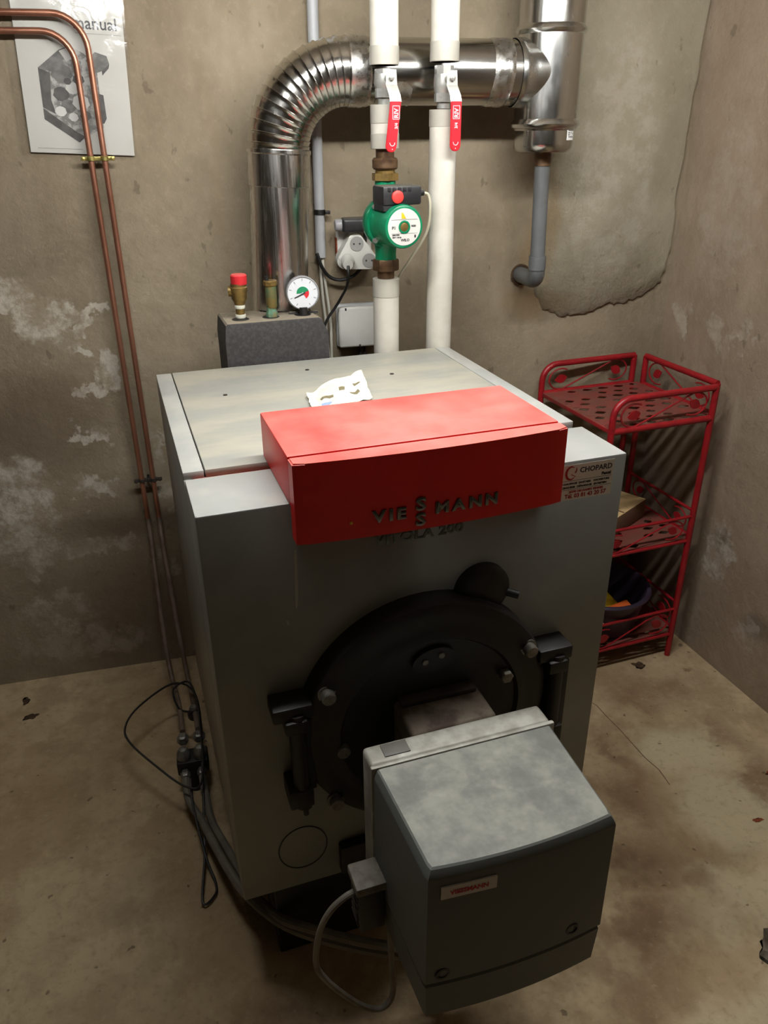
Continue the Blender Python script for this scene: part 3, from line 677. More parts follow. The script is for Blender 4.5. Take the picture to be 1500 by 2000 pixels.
# ------------------------------------------------------------------ white insulated pipes, valves, pump
PY = 0.777; PX = (0.452, 0.576)
def sleeve(name, label, x, z0, z1, tapes, group, rad=0.0283, pipe=None):
    t = thing(name, label, 'pipe', (x,PY,z0), group=group)
    prof = [(rad-.004,0.0),(rad,0.002)]; nseg = max(2, int((z1-z0)/0.05))
    bm = NB(); rs = []
    zs = [z0, z0+.002]+[z0+.002+(z1-z0-.004)*i/nseg for i in range(1, nseg)]+[z1-.002, z1]
    for i, z in enumerate(zs):
        rr = []
        for j in range(28):
            a_ = 2*PI*j/28
            r = rad*(1+0.03*noise.noise(Vector((math.cos(a_), math.sin(a_)+x*9, z*6))))
            if i in (0, len(zs)-1): r -= 0.002
            rr.append(bm.verts.new((x+r*math.cos(a_), PY+r*math.sin(a_), z)))
        rs.append(rr)
    for a2, b2 in zip(rs, rs[1:]): skin(bm, a2, b2)
    bm.faces.new(rs[0][::-1]); bm.faces.new(rs[-1])
    s = obj('foam_sleeve', bm, M['foam'], t)
    for (a_, b_) in tapes:
        bm = NB(); lathe(bm, (x,PY,a_), (0,0,1), [(rad*1.0,0),(rad*1.035,0.0008),(rad*1.035,b_-a_-.0008),(rad*1.0,b_-a_)], 32); obj('tape_wrap', bm, M['foam_tape'], t)
    if pipe:
        bm = NB(); cyl(bm, (x,PY,pipe[0]), (x,PY,pipe[1]), 0.0135, 20); obj('bare_pipe', bm, M['nickel'], t)
    return t
G1 = 'white insulated riser pipes'
sleeve('insulated_pipe', 'white foam-wrapped pipe at the top, above the left ball valve', PX[0], 1.496, CEIL, [(1.496,1.529)], G1)
sleeve('insulated_pipe', 'short white foam sleeve between the left ball valve and the green pump', PX[0], 1.348, 1.427, [(1.394,1.4275),(1.3475,1.376)], G1)
sleeve('insulated_pipe', 'white foam-wrapped pipe running from under the green pump down behind the boiler', PX[0], 0.62, 1.090, [(1.052,1.0905)], G1)
sleeve('insulated_pipe', 'white foam-wrapped pipe at the top, above the right ball valve', PX[1], 1.503, CEIL, [(1.503,1.538)], G1)
sleeve('insulated_pipe', 'long white foam-wrapped pipe from the right ball valve down behind the boiler', PX[1], 0.62, 1.418, [(1.387,1.4185)], G1)

def valve(label, x, z0, z1, tilt):
    t = thing('ball_valve', label, 'valve', (x,PY,z0), group='ball valves with red levers')
    zc = (z0+z1)/2; h = z1-z0
    bm = NB()
    lathe(bm, (x,PY,z0-.012), (0,0,1), [(0.0135,0),(0.0135,0.012)], 18)
    lathe(bm, (x,PY,z0), (0,0,1), [(0.0195,0),(0.0195,0.016)], 8, ph=PI/8)
    lathe(bm, (x,PY,z1-.018), (0,0,1), [(0.0195,0),(0.0195,0.018)], 8, ph=PI/8)
    lathe(bm, (x,PY,z0+.014), (0,0,1), [(0.0165,0),(0.0200,0.006),(0.0210,h*.28),(0.0200,h*.55),(0.0165,h-.030)], 28)
    b_ = obj('valve_body', bm, M['nickel'], t)
    yl = PY-0.040; xl = x+0.004
    bm = NB(); cyl(bm, (xl,PY-.012,zc+.008), (xl,yl+.001,zc+.008), 0.0095, 16); obj('stem', bm, M['nickel'], t)
    # flat lever: round plate, kink, straight tongue
    bm = NB(); W_ = 0.0115
    path = [(0.0,zc+.022,yl),(0.0,zc-.004,yl),(0.0035,zc-.022,yl-.012),(0.005,zc-.034,yl-.014)]
    rows = []
    for (dx, z, y) in path: rows.append([bm.verts.new((xl+dx+s*W_*(0.85 if z > zc+.01 else 1.0), y, z)) for s in (-1,1)])
    for a2, b2 in zip(rows, rows[1:]): bm.faces.new((a2[0],a2[1],b2[1],b2[0]))
    bmesh.ops.solidify(bm, geom=bm.faces[:], thickness=0.0026)
    lv = obj('lever', bm, M['lever'], t, ang=25)
    bm = NB(); lathe(bm, (xl,yl-.0025,zc+.008), (0,-1,0), [(0.0052,0),(0.0052,0.0035),(0.003,0.0045)], 6); obj('lever_nut', bm, M['nickel'], lv)
    # vinyl grip
    zt, zb2 = 1.432, 1.342; xc = xl+0.005; yg = yl-.0155
    pts = []
    for k in range(9): 
        q = PI*k/8; pts.append((xc+tilt*(-.010)+0.0108*math.cos(PI+q)*1.0, zb2+0.0105-0.0105*math.sin(q)))
    pts = [(p[0], p[1]) for p in pts]
    poly = pts+[(xc+0.0108, zt),(xc-0.0108, zt)]
    bm = NB(); prism(bm, poly, (0,yg+.006,0), (1,0,0), (0,0,1), 0.0068)
    es = [e for e in bm.edges if abs(e.verts[0].co.y-e.verts[1].co.y) < 1e-5]
    bmesh.ops.bevel(bm, geom=es, offset=0.0014, segments=2, affect='EDGES')
    g = obj('lever_grip', bm, M['grip'], t)
    ym = yg-.0008
    bm = NB()
    for (xa, xb, za, zb3) in ((-.0072,.0072,1.4245,1.4235),(-.0072,.0072,1.4015,1.4005),(-.0072,-.0062,1.4245,1.4005),(.0062,.0072,1.4245,1.4005)):
        box(bm, xc+xa, xc+xb, ym-.0003, ym+.0003, zb3, za)
    letters(bm, 'RIV', 0.0118, face_m((xc+.0040,ym-.0002,1.4025), (0,0,1), (-1,0,0)), 0.0003, 0.0003, sx=1.0)
    obj('logo_print', bm, M['print_white'], g)
    bm = NB(); letters(bm, '3/4', 0.0085, face_m((xc+.003,ym-.0002,1.3835), (0,0,1), (-1,0,0)), 0.0003, 0.0002)
    tx = xc+tilt*(-.008)
    obj('size_print', bm, M['print_white'], g)
    bm = NB(); tube(bm, [(tx+0.0052*math.cos(q), ym, 1.3595+0.0062*math.sin(q)) for q in [PI+PI*k/10 for k in range(11)]], 0.0008, 6)
    obj('arc_print', bm, M['print_white'], g)
    bm = NB(); lathe(bm, (tx,ym+.0003,1.3475), (0,-1,0), [(0.0010,0),(0.0010,0.0006)], 8)
    obj('dot_print', bm, M['print_white'], g)
    return t
valve('nickel ball valve with red lever above the green pump', PX[0], 1.440, 1.490, 1)
valve('nickel ball valve with red lever on the right-hand white pipe', PX[1], 1.432, 1.497, 0)

pump = thing('circulation_pump', 'green circulation pump with black terminal box on the left white pipe', 'pump', (PX[0],PY,1.10))
px_ = PX[0]
bm = NB(); cyl(bm, (px_,PY,1.318), (px_,PY,1.350), 0.019, 18); lathe(bm, (px_,PY,1.309), (0,0,1), [(0.0235,0),(0.0265,0.003),(0.0265,0.018),(0.0235,0.022)], 32); obj('union_collar', bm, M['bronze'], pump)
bm = NB(); lathe(bm, (px_,PY,1.288), (0,0,1), [(0.0285,0),(0.0285,0.014)], 6); cyl(bm, (px_,PY,1.300), (px_,PY,1.311), 0.0205, 20); obj('union_nut', bm, M['brass'], pump)
bm = NB(); lathe(bm, (px_,PY,1.107), (0,0,1), [(0.0270,0),(0.0285,0.002),(0.0285,0.021),(0.0265,0.024)], 6, ph=.3); obj('union_nut', bm, M['bronze'], pump)
bm = NB(); cyl(bm, (px_,PY,1.086), (px_,PY,1.110), 0.0185, 20); obj('pipe_nipple', bm, M['bronze'], pump)
AX = Vector((math.sin(math.radians(7)), -math.cos(math.radians(7)), 0)); PC = Vector((px_,PY,1.206))
bm = NB()
lathe(bm, (px_,PY,1.128), (0,0,1), [(0.0235,0),(0.0225,0.012),(0.0240,0.03),(0.030,0.05),(0.032,0.078),(0.030,0.105),(0.0225,0.130),(0.0215,0.162)], 32)
lathe(bm, PC-AX*0.030, AX, [(0.030,0.0),(0.044,0.010),(0.050,0.022),(0.0515,0.034),(0.0515,0.046),(0.049,0.050)], 40)
obj('volute', bm, M['pump'], pump)
bm = NB(); lathe(bm, PC, AX, [(0.045,0.018),(0.0435,0.024),(0.0425,0.060),(0.0425,0.098),(0.0405,0.1035),(0.0385,0.1045)], 48); obj('motor_housing', bm, M['pump'], pump)
for k in range(4):
    q = math.radians(45+90*k); u = Vector((AX.y,-AX.x,0))*-1
    c = PC+AX*0.020+u*0.047*math.cos(q)+Vector((0,0,1))*0.047*math.sin(q)
    bm = NB(); cyl(bm, c, c+AX*0.008, 0.0052, 8); obj('flange_screw', bm, M['nickel'], pump)
fc = PC+AX*0.1046; u = Vector((-AX.y,AX.x,0)); up_ = Vector((0,0,1))
bm = NB(); lathe(bm, fc-AX*.0004, AX, [(0.0355,0),(0.0355,0.0010),(0.0125,0.0010),(0.0125,0.0002)], 48, cap=False); pl = obj('rating_label', bm, M['white_plastic'], pump)
bm = NB(); lathe(bm, fc, AX, [(0.0125,0.0),(0.0125,0.002),(0.0095,0.0025),(0.0085,0.0008)], 28, cap=False); obj('plug_ring', bm, M['pump'], pump)
bm = NB(); lathe(bm, fc, AX, [(0.0085,-.001),(0.0085,0.0012),(0.006,0.002)], 20); obj('vent_plug', bm, M['brass'], pump)
lo = fc+AX*0.0009
bm = NB()
for s, a_, b_, sz in (('WILO',-.0075,-.0275,.0072),('P1',-.027,-.004,.0085),('RS25',.0155,0.000,.0048),('2000 RPM',-.026,-.016,.0036),('230 V  50 Hz',-.026,-.0205,.0036)):
    letters(bm, s, sz, face_m(lo+u*a_+up_*b_, u, up_), 0.0002, 0.0002)
for b_ in (-0.0125, 0.0140): 
    xw = 0.0285
    prism(bm, [(-xw,0),(xw,0),(xw,.0004),(-xw,.0004)], lo+up_*b_, u, up_, 0.0002)
prism(bm, [(0.022,-.021),(0.0255,-.021),(0.0255,-.0155),(0.022,-.0155)], lo, u, up_, 0.0002)
obj('label_print', bm, M['ink_black'], pl)
bm = NB(); prism(bm, [(-0.006,0.016),(0.004,0.016),(-0.003,0.027),(-0.006,0.027)], lo, u, up_, 0.0002); obj('label_triangle', bm, M['bag_yellow'], pl)
# terminal box
bm = NB()
def tb_pt(a_, d_, h_): return PC+u*a_+AX*d_+up_*h_
def obox(bm, a0,a1,d0,d1,h0,h1,bev=.003):
    t2 = NB(); box(t2, a0,a1,d0,d1,h0,h1,bev); m = Matrix((u, AX, up_)).transposed().to_4x4(); m.translation = PC; xform(t2, m)
    tmp = bpy.data.meshes.new('t'); t2.to_mesh(tmp); t2.free(); bm.from_mesh(tmp); bpy.data.meshes.remove(tmp)
obox(bm, -0.040, 0.044, 0.028, 0.092, 0.040, 0.076, .005); tbx = obj('terminal_box', bm, M['blackplastic'], pump)
bm = NB(); obox(bm, -0.038, 0.020, 0.030, 0.088, 0.028, 0.045); obj('box_foot', bm, M['blackplastic'], tbx)
for k in range(5):
    bm = NB(); obox(bm, -0.030+0.011*k, -0.024+0.011*k, 0.0915, 0.0935, 0.066, 0.074, .0005); obj('cooling_rib', bm, M['blackplastic'], tbx)
bm = NB(); lathe(bm, tb_pt(-0.010,0.0915,0.056), AX, [(0.0122,0),(0.0122,0.005),(0.010,0.0065),(0.004,0.0068)], 28); obj('speed_knob', bm, M['redknob'], tbx)
bm = NB(); lathe(bm, tb_pt(0.043,0.060,0.060), u, [(0.011,0),(0.011,0.006),(0.007,0.009),(0.006,0.018)], 16); obj('cable_gland', bm, M['blackplastic'], tbx)
g0 = tb_pt(0.060,0.060,0.060)
bm = NB(); tube(bm, smooth_path([g0, g0+Vector((0.012,0,-.006)), (0.534,0.722,1.232), (0.530,0.735,1.185), (0.500,0.762,1.125), (0.484,0.790,1.085), (0.478,0.815,1.03), (0.470,0.84,0.95), (0.462,0.86,0.86)], 6), 0.0031, 8)
tag(obj('pump_cable', bm, M['cable_cream'], base=(0.50,0.76,1.0)), 'thin cream cable drooping from the green pump terminal box', 'cable')

# ------------------------------------------------------------------ black insulation block with safety fittings
man = thing('safety_manifold', 'black foam insulated manifold block behind the boiler lid', 'manifold', (0.26,0.755,0.80), TH)
bm = NB(); MF, MB, MZ = 0.7115, 0.838, 1.0215
fcx, fcy = 0.298, 0.863
notch = [(fcx+0.0675*math.cos(q), fcy+0.0675*math.sin(q)) for q in [math.radians(d_) for d_ in range(-22,-159,-8)]]
plan = [(0.150,MF),(0.373,MF),(0.373,MB)]+notch+[(0.150,MB)]
def lay(z, ins=0.0): 
    return [bm.verts.new((min(max(x,0.150+ins),0.373-ins*1.0) if True else x, max(y, MF+ins*.6), z)) for x, y in plan]
l0 = lay(0.885); l1 = lay(MZ-.034); l2 = lay(MZ-.003,0.004); l3 = lay(MZ,0.008)
for v in l2[1:3]: v.co.x -= 0.010
for v in l3[1:3]: v.co.x -= 0.012
for a2, b2 in ((l0,l1),(l1,l2),(l2,l3)): skin(bm, a2, b2)
bm.faces.new(l0[::-1]); bm.faces.new(l3); obj('foam_block', bm, M['epp'], man)
bm = NB(); box(bm, 0.17, 0.35, 0.715, 0.785, 0.80, 0.885); obj('manifold_foot', bm, M['dark_core'], man)
def w_of(x, y): return (x*math.cos(TH)-y*math.sin(TH), x*math.sin(TH)+y*math.cos(TH))
MY = w_of(0.26,0.757)[1]
for x in (0.192, 0.2575, 0.328):
    bm = NB(); lathe(bm, (x,0.757,MZ-.001), (0,0,1), [(0.0185,0),(0.0185,0.0016),(0.016,0.002)], 24); obj('socket_hole', bm, M['cable_black'], man)
sv = thing('safety_valve', 'brass safety valve with red cap on the black manifold block', 'valve', (0.130,MY,MZ))
bm = NB(); cyl(bm, (0.130,MY,MZ-.005), (0.130,MY,MZ+.035), 0.0095, 16); obj('threaded_stub', bm, M['brass'], sv)
for z in (MZ+.002, MZ+.022):
    bm = NB(); lathe(bm, (0.130,MY,z), (0,0,1), [(0.0105,0),(0.0112,0.002),(0.0112,0.006),(0.0105,0.008)], 18); obj('thread_tape', bm, M['ptfe'], sv)
bm = NB(); lathe(bm, (0.1305,MY,MZ+.030), (0,0,1), [(0.011,0),(0.0125,0.006),(0.0165,0.013),(0.0165,0.024),(0.0185,0.027),(0.0185,0.036),(0.0165,0.038),(0.0165,0.044)], 24); cyl(bm, (0.127,MY,MZ+.058), (0.110,MY+.004,MZ+.058), 0.011, 16); obj('valve_body', bm, M['brass'], sv)
bm = NB(); lathe(bm, (0.1325,MY,MZ+.072), (0,0,1), [(0.0165,0),(0.0172,0.002),(0.0172,0.018),(0.0150,0.0205)], 16); obj('red_cap', bm, M['redcap'], sv)
av = thing('air_vent', 'greenish brass automatic air vent, middle fitting on the black manifold', 'valve', (0.197,MY,MZ))
bm = NB(); lathe(bm, (0.197,MY,MZ-.003), (0,0,1), [(0.012,0),(0.0125,0.012),(0.010,0.018),(0.011,0.024)], 8); obj('hex_foot', bm, M['verdigris'], av)
bm = NB(); lathe(bm, (0.198,MY,MZ+.019), (0,0,1), [(0.0105,0),(0.0120,0.004),(0.0120,0.045),(0.0108,0.050)], 24); obj('vent_body', bm, M['brass_green'], av)
bm = NB(); lathe(bm, (0.198,MY,MZ+.066), (0,0,1), [(0.0140,0),(0.0155,0.002),(0.0155,0.009),(0.0135,0.011)], 8); obj('vent_cap', bm, M['brass'], av)
bm = NB(); cyl(bm, (0.191,MY,MZ+.075), (0.190,MY,MZ+.086), 0.0042, 10); obj('vent_screw', bm, M['black'], av)
ga = thing('pressure_gauge', 'round white pressure gauge with a green and red dial on the manifold', 'gauge', (0.266,MY,MZ))
gd = Vector((-0.05,-1,0.08)).normalized(); gc = Vector((0.267,MY+.004,MZ+.046)); gu = gd.cross(Vector((0,0,1))).normalized()*-1; gu = Vector((0,0,1)).cross(gd).normalized(); gu = -gu if gu.x < 0 else gu; gv = gu.cross(gd)*-1; gv = gv if gv.z > 0 else -gv
bm = NB(); lathe(bm, gc-gd*0.026, gd, [(0.026,0),(0.0345,0.004),(0.0355,0.008),(0.0355,0.027),(0.0335,0.029),(0.0325,0.0265),(0.0325,0.0235)], 40); obj('case', bm, M['gauge_case'], ga)
bm = NB(); lathe(bm, gc-gd*0.001, gd, [(0.0325,0),(0.0325,0.0015)], 40); dl = obj('dial', bm, M['gauge_face'], ga)
go = gc+gd*0.0007
def sector(a0, a1, r0, r1, mat, name):
    bm = NB(); k = 10
    ang_ = [math.radians(a0+(a1-a0)*i/k) for i in range(k+1)]
    prism(bm, [(r1*math.cos(q), r1*math.sin(q)) for q in ang_]+[(r0*math.cos(q), r0*math.sin(q)) for q in reversed(ang_)], go, gu, gv, 0.0005); obj(name, bm, mat, dl)
sector(20, 185, 0.002, 0.0135, M['gauge_green'], 'green_sector'); sector(-60, 18, 0.001, 0.0135, M['gauge_red'], 'red_sector')
bm = NB()
for k in range(9):
    q = math.radians(-60+300*k/8)
    d_ = Vector((math.cos(q), math.sin(q))); pz = Vector((-d_.y, d_.x))*0.0006
    prism(bm, [tuple(d_*0.025+pz), tuple(d_*0.030+pz), tuple(d_*0.030-pz), tuple(d_*0.025-pz)], go, gu, gv, 0.0004)
obj('tick_marks', bm, M['ink_grey'], dl)
bm = NB(); prism(bm, [(0.006,-.0005),(-0.018,-.0105),(-0.019,-.009),(0.005,0.002)], go+gd*.001, gu, gv, 0.0006); obj('pointer', bm, M['ink_black'], dl)
bm = NB(); cyl(bm, (0.266,MY,MZ-.004), (0.266,MY+.002,MZ+.016), 0.009, 14); obj('stem', bm, M['black'], ga)
bm = NB(); box(bm, 0.236, 0.300, MY+.012, MY+.020, MZ-.001, MZ+.005, .001); obj('seat_clip', bm, M['epp'], ga)

# ------------------------------------------------------------------ wall electrics
cond = thing('conduit', 'grey plastic cable conduit running up the wall behind the flue elbow', 'conduit', (0.35,YW-.012,1.10))
bm = NB(); cyl(bm, (0.3475,YW-.013,1.108), (0.358,YW-.013,CEIL), 0.0122, 20); obj('conduit_tube', bm, M['conduit'], cond)
bm = NB(); cyl(bm, (0.3493,YW-.013,1.204), (0.3496,YW-.013,1.216), 0.0135, 20); ct = obj('cable_tie', bm, M['cable_black'], cond)
bm = NB(); box(bm, 0.360, 0.372, YW-.030, YW-.020, 1.206, 1.214, .001); obj('tie_head', bm, M['cable_black'], ct)
for i, (x, lab) in enumerate(((0.3445,'left white cable of the pair coming out of the conduit'),(0.3515,'right white cable of the pair coming out of the conduit'))):
    bm = NB(); tube(bm, smooth_path([(x,YW-.013,1.125),(x+.001,YW-.014,1.08),(x+.003+.004*i,YW-.016,1.02),(x+.008+.005*i,YW-.018,0.95),(x+.012,YW-.02,0.86)], 5), 0.0034, 8)
    tag(obj('white_cable', bm, M['cable_white'], base=(x,YW-.014,0.95)), lab, 'cable', 'white cables below the conduit')
jb = thing('junction_box', 'square pale grey junction box on the wall left of the white pipe', 'junction box', (0.432,YW,0.887))
bm = NB(); box(bm, 0.380, 0.484, YW-.018, YW, 0.887, 0.994, .006, 3); obj('box_base', bm, M['grey_plastic'], jb)
bm = NB(); box(bm, 0.382, 0.482, YW-.038, YW-.0175, 0.889, 0.990, .006, 3); jl = obj('box_lid', bm, M['white_plastic'], jb)
for (x, z) in ((0.400,0.985),(0.434,0.8935)):
    bm = NB(); box(bm, x-.002, x+.002, YW-.0385, YW-.030, z-.003, z+.003); obj('lid_catch', bm, M['ink_black'], jl)
for x in (0.440, 0.452):
    bm = NB(); tube(bm, [(x,YW-.012,0.889),(x,YW-.012,0.80)], 0.0045, 8); obj('cable_stub', bm, M['cable_black'], jb)
# wall socket, triple adapter, plugs
so = thing('wall_socket', 'white wall socket mostly hidden behind the triple adapter', 'socket', (0.430,YW,1.125))
bm = NB(); box(bm, 0.386, 0.472, YW-.026, YW, 1.085, 1.172, .008, 3); obj('socket_plate', bm, M['white_plastic'], so)
bm = NB(); box(bm, 0.3845, 0.388, YW-.022, YW-.004, 1.108, 1.152, .001); obj('brown_edge_stain', bm, M['rustbit'], so)
ad_ = thing('triple_adapter', 'white three-way socket adapter on the wall beside the green pump', 'adapter', (0.430,YW-.04,1.12))
tri = []
for (cx_, cz_, a0) in ((0.424,1.146,0),(0.398,1.104,120),(0.458,1.102,240)):
    for k in range(9): q = math.radians({0:150,120:270,240:390}[a0]-120*k/8*1.0 if False else {0:30,120:150,240:270}[a0]+120*k/8); tri.append((cx_+0.019*math.cos(q), cz_+0.019*math.sin(q)))
bm = NB(); prism(bm, tri, (0,YW-.026,0), (1,0,0), (0,0,1), 0.038)
bmesh.ops.bevel(bm, geom=[e for e in bm.edges if abs(e.verts[0].co.y-e.verts[1].co.y) < 1e-5], offset=0.004, segments=2, affect='EDGES'); obj('adapter_body', bm, M['white_plastic'], ad_)
for (cx_, cz_) in ((0.426,1.142),(0.402,1.104),(0.455,1.103)):
    bm = NB(); lathe(bm, (cx_,YW-.0655,cz_), (0,1,0), [(0.0165,0),(0.0165,0.0008),(0.0155,0.002)], 28, cap=True); rc = obj('outlet_recess', bm, M['socket_hole'], ad_)
    for dx in (-0.007, 0.007):
        bm = NB(); cyl(bm, (cx_+dx,YW-.0660,cz_), (cx_+dx,YW-.0650,cz_), 0.0022, 10); obj('pin_hole', bm, M['ink_black'], rc)
wp = thing('white_plug', 'white plug in the lower left outlet of the triple adapter', 'plug', (0.402,YW-.07,1.104))
bm = NB(); lathe(bm, (0.402,YW-.066,1.104), Vector((-0.15,-1,-.12)), [(0.0165,0),(0.0165,0.012),(0.0135,0.028),(0.0115,0.032)], 24); obj('plug_body', bm, M['white_plastic'], wp)
bm = NB(); tube(bm, smooth_path([(0.397,YW-.098,1.098),(0.396,YW-.105,1.078),(0.394,YW-.09,1.05),(0.386,YW-.06,1.02),(0.370,YW-.05,0.992),(0.350,YW-.05,0.965),(0.33,YW-.05,0.92)], 6), 0.0035, 8); obj('plug_cable', bm, M['cable_black'], wp)
bp2 = thing('black_plug', 'black plug lying sideways above the triple adapter', 'plug', (0.42,YW-.06,1.18))
bm = NB(); box(bm, 0.392, 0.468, YW-.075, YW-.034, 1.168, 1.200, .008, 3); bo = obj('plug_body', bm, M['blackplastic'], bp2)
bm = NB(); lathe(bm, (0.393,YW-.054,1.184), (-1,0,0), [(0.0135,0),(0.0135,0.012),(0.011,0.016)], 20); obj('plug_face', bm, M['gauge_case'], bp2)
bm = NB(); tube(bm, smooth_path([(0.45,YW-.05,1.168),(0.45,YW-.035,1.10),(0.432,YW-.035,1.072),(0.412,YW-.035,1.060),(0.385,YW-.03,1.056),(0.362,YW-.03,1.066),(0.345,YW-.034,1.09),(0.335,YW-.034,1.12)], 6), 0.0042, 8); obj('plug_cable', bm, M['cable_black'], bp2)

# ------------------------------------------------------------------ manual in a clear sleeve on the wall
mn = thing('manual', 'white boiler manual in a clear plastic sleeve hung on the wall', 'manual', (-0.155,YW-.004,1.345))
Mo = Vector((-0.262,YW-.0035,1.347)); mu = Vector((0.9988,0,-0.049)).normalized(); mv = Vector((0.049,0,0.9988)).normalized()
bm = NB(); prism(bm, [(0,0),(0.210,0),(0.210,0.297),(0,0.297)], Mo, mu, mv, 0.0030); pg = obj('cover_page', bm, M['paper'], mn)
PO = Mo - Vector((0,0.0033,0))
def pic(poly, mat, name, lay=0): 
    bm = NB(); prism(bm, poly, PO-Vector((0,.0001*lay,0)), mu, mv, 0.0002); obj(name, bm, mat, pg)
bm = NB(); letters(bm, 'manual', 0.031, face_m(PO, mu, mv) @ Matrix.Translation((0.1985,0.232,0)), 0.0002, 0.0003, 'RIGHT', 0.98); obj('title_lettering', bm, M['ink_black'], pg)
bm = NB(); prism(bm, [(0.115,0.2235),(0.205,0.2235),(0.205,0.2242),(0.115,0.2242)], PO, mu, mv, 0.0002); prism(bm, [(0.015,0.0085),(0.105,0.0085),(0.105,0.0092),(0.015,0.0092)], PO, mu, mv, 0.0002); obj('rule_lines', bm, M['ink_grey'], pg)
# printed picture of a cut-open boiler
pic([(0.036,0.158),(0.080,0.192),(0.100,0.200),(0.128,0.188),(0.150,0.166),(0.152,0.052),(0.120,0.036),(0.100,0.022),(0.036,0.066)], M['pic_light'], 'picture_casing')
pic([(0.036,0.158),(0.058,0.150),(0.054,0.100),(0.060,0.074),(0.036,0.086)], M['pic_dark'], 'picture_side', 1)
pic([(0.036,0.084),(0.100,0.040),(0.114,0.034),(0.100,0.022),(0.036,0.064)], M['pic_dark'], 'picture_base', 1)
pic([(0.036,0.158),(0.080,0.192),(0.100,0.200),(0.104,0.192),(0.060,0.152)], M['pic_mid'], 'picture_top', 1)
pic([(0.080,0.190),(0.102,0.199),(0.110,0.180),(0.092,0.172)], M['pic_white'], 'picture_glint', 2)
pic([(0.130,0.176),(0.150,0.192),(0.172,0.186),(0.176,0.172),(0.160,0.158),(0.142,0.152)], M['pic_mid'], 'picture_flue', 2)
pic([(0.160,0.158),(0.176,0.172),(0.174,0.164),(0.160,0.150)], M['pic_dark'], 'picture_flue_shadow', 3)
pic([(0.142,0.118),(0.158,0.114),(0.160,0.070),(0.154,0.060),(0.142,0.062)], M['pic_dark'], 'picture_burner', 2)
pic([(0.138,0.114),(0.147,0.116),(0.147,0.062),(0.138,0.064)], M['pic_white'], 'picture_burner_front', 3)
for kk, (cx_, cz_, r, mt) in enumerate(((0.080,0.150,0.022,'pic_mid'),(0.075,0.112,0.017,'pic_dark'),(0.098,0.124,0.014,'pic_white'),(0.086,0.090,0.016,'pic_mid'),(0.112,0.098,0.018,'pic_white'),(0.118,0.074,0.012,'pic_dark'),(0.094,0.070,0.010,'pic_white'),(0.070,0.080,0.012,'pic_white'),(0.112,0.140,0.012,'pic_dark'),(0.090,0.136,0.008,'pic_dark'))):
    pic([(cx_+r*math.cos(2*PI*k/14+.2)*(1.0 if k%2 else .86), cz_+r*.8*math.sin(2*PI*k/14+.2)) for k in range(14)], M[mt], 'picture_detail', 3.5+kk*0.5)
# sleeve: a slightly wavy clear film, wider than the page
bm = NB(); nx, nz = 26, 34; grid = []
for j in range(nz+1):
    row = []
    for i in range(nx+1):
        p = Mo + mu*(-0.021+0.236*i/nx) + mv*(-0.008+0.305*j/nz)
        y = -0.0048-0.0022*abs(noise.noise(Vector((i*.28, j*.12, 4.0))))
        if i == 0 or j == 0: y = -0.001
        row.append(bm.verts.new((p.x, YW-.0035+y, p.z)))
    grid.append(row)
for j in range(nz):
    for i in range(nx): bm.faces.new((grid[j][i],grid[j][i+1],grid[j+1][i+1],grid[j+1][i]))
obj('clear_sleeve', bm, M['film'], mn, ang=80)

# ------------------------------------------------------------------ copper oil lines
CYc = YW-0.030
def bend(x, z, r, n=9):   # quarter bend from horizontal (coming from the left) into downward
    return [(x-r+r*math.sin(q), CYc, z-r+r*math.cos(q)) for q in [PI/2*k/(n-1) for k in range(n)]]
low = {0: [(-0.143,CYc,0.50),(-0.143,CYc-.006,0.46),(-0.141,0.955,0.42),(-0.138,0.86,0.25),(-0.130,0.78,0.13),(-0.112,0.66,0.115),(-0.105,0.56,0.115)],
       1: [(-0.115,CYc,0.50),(-0.115,CYc-.006,0.46),(-0.113,0.95,0.42),(-0.100,0.84,0.22),(-0.088,0.765,0.10),(-0.078,0.68,0.10),(-0.070,0.56,0.115)]}
for i, (xp, zt, r, lab) in enumerate(((-0.140,1.565,0.058,'copper oil pipe on the wall, the inner one of the pair'),(-0.113,1.596,0.062,'copper oil pipe on the wall, the outer one of the pair'))):
    bx = xp+(-0.001 if i == 0 else 0.0)
    pts = [(-0.9,CYc,zt-.004),(-0.5,CYc,zt-.002)]+bend(bx, zt, r)+[(bx-.001,CYc,1.3),(bx-.002,CYc,0.9),(low[i][0][0],CYc,0.58)]+smooth_path(low[i], 5)
    bm = NB(); tube(bm, pts, 0.0062, 12)
    cpo = tag(obj('copper_pipe', bm, [M['copper'], M['copper_dull']], base=(bx,CYc,0.5)), lab, 'pipe', 'copper oil pipes')
    for f in cpo.data.polygons:
        if f.center.z+0.5 < 0.475: f.material_index = 1
def clamp(z, label, mat):
    t = thing('pipe_clamp', label, 'clamp', (-0.128,YW,z))
    for x in (-0.1415,-0.114):
        bm = NB(); lathe(bm, (x,CYc,z-.005), (0,0,1), [(0.0068,0),(0.0085,0.001),(0.0085,0.009),(0.0068,0.010)], 18); obj('clamp_ring', bm, mat, t)
    bm = NB(); box(bm, -0.162, -0.093, CYc-.003, CYc+.003, z-.004, z+.004, .001); obj('clamp_bar', bm, mat, t)
    bm = NB(); cyl(bm, (-0.128,CYc,z), (-0.128,YW+.01,z), 0.0035, 10); obj('wall_screw', bm, mat, t)
    for x in (-0.157,-0.098):
        bm = NB(); lathe(bm, (x,CYc-.003,z), (0,-1,0), [(0.0042,0),(0.0042,0.003),(0.002,0.004)], 10); obj('clamp_screw', bm, mat, t)
clamp(1.333, 'brass double clamp holding the copper pipes below the manual', M['clamp'])
clamp(0.583, 'tarnished double clamp low on the copper pipes', M['black_rust'])

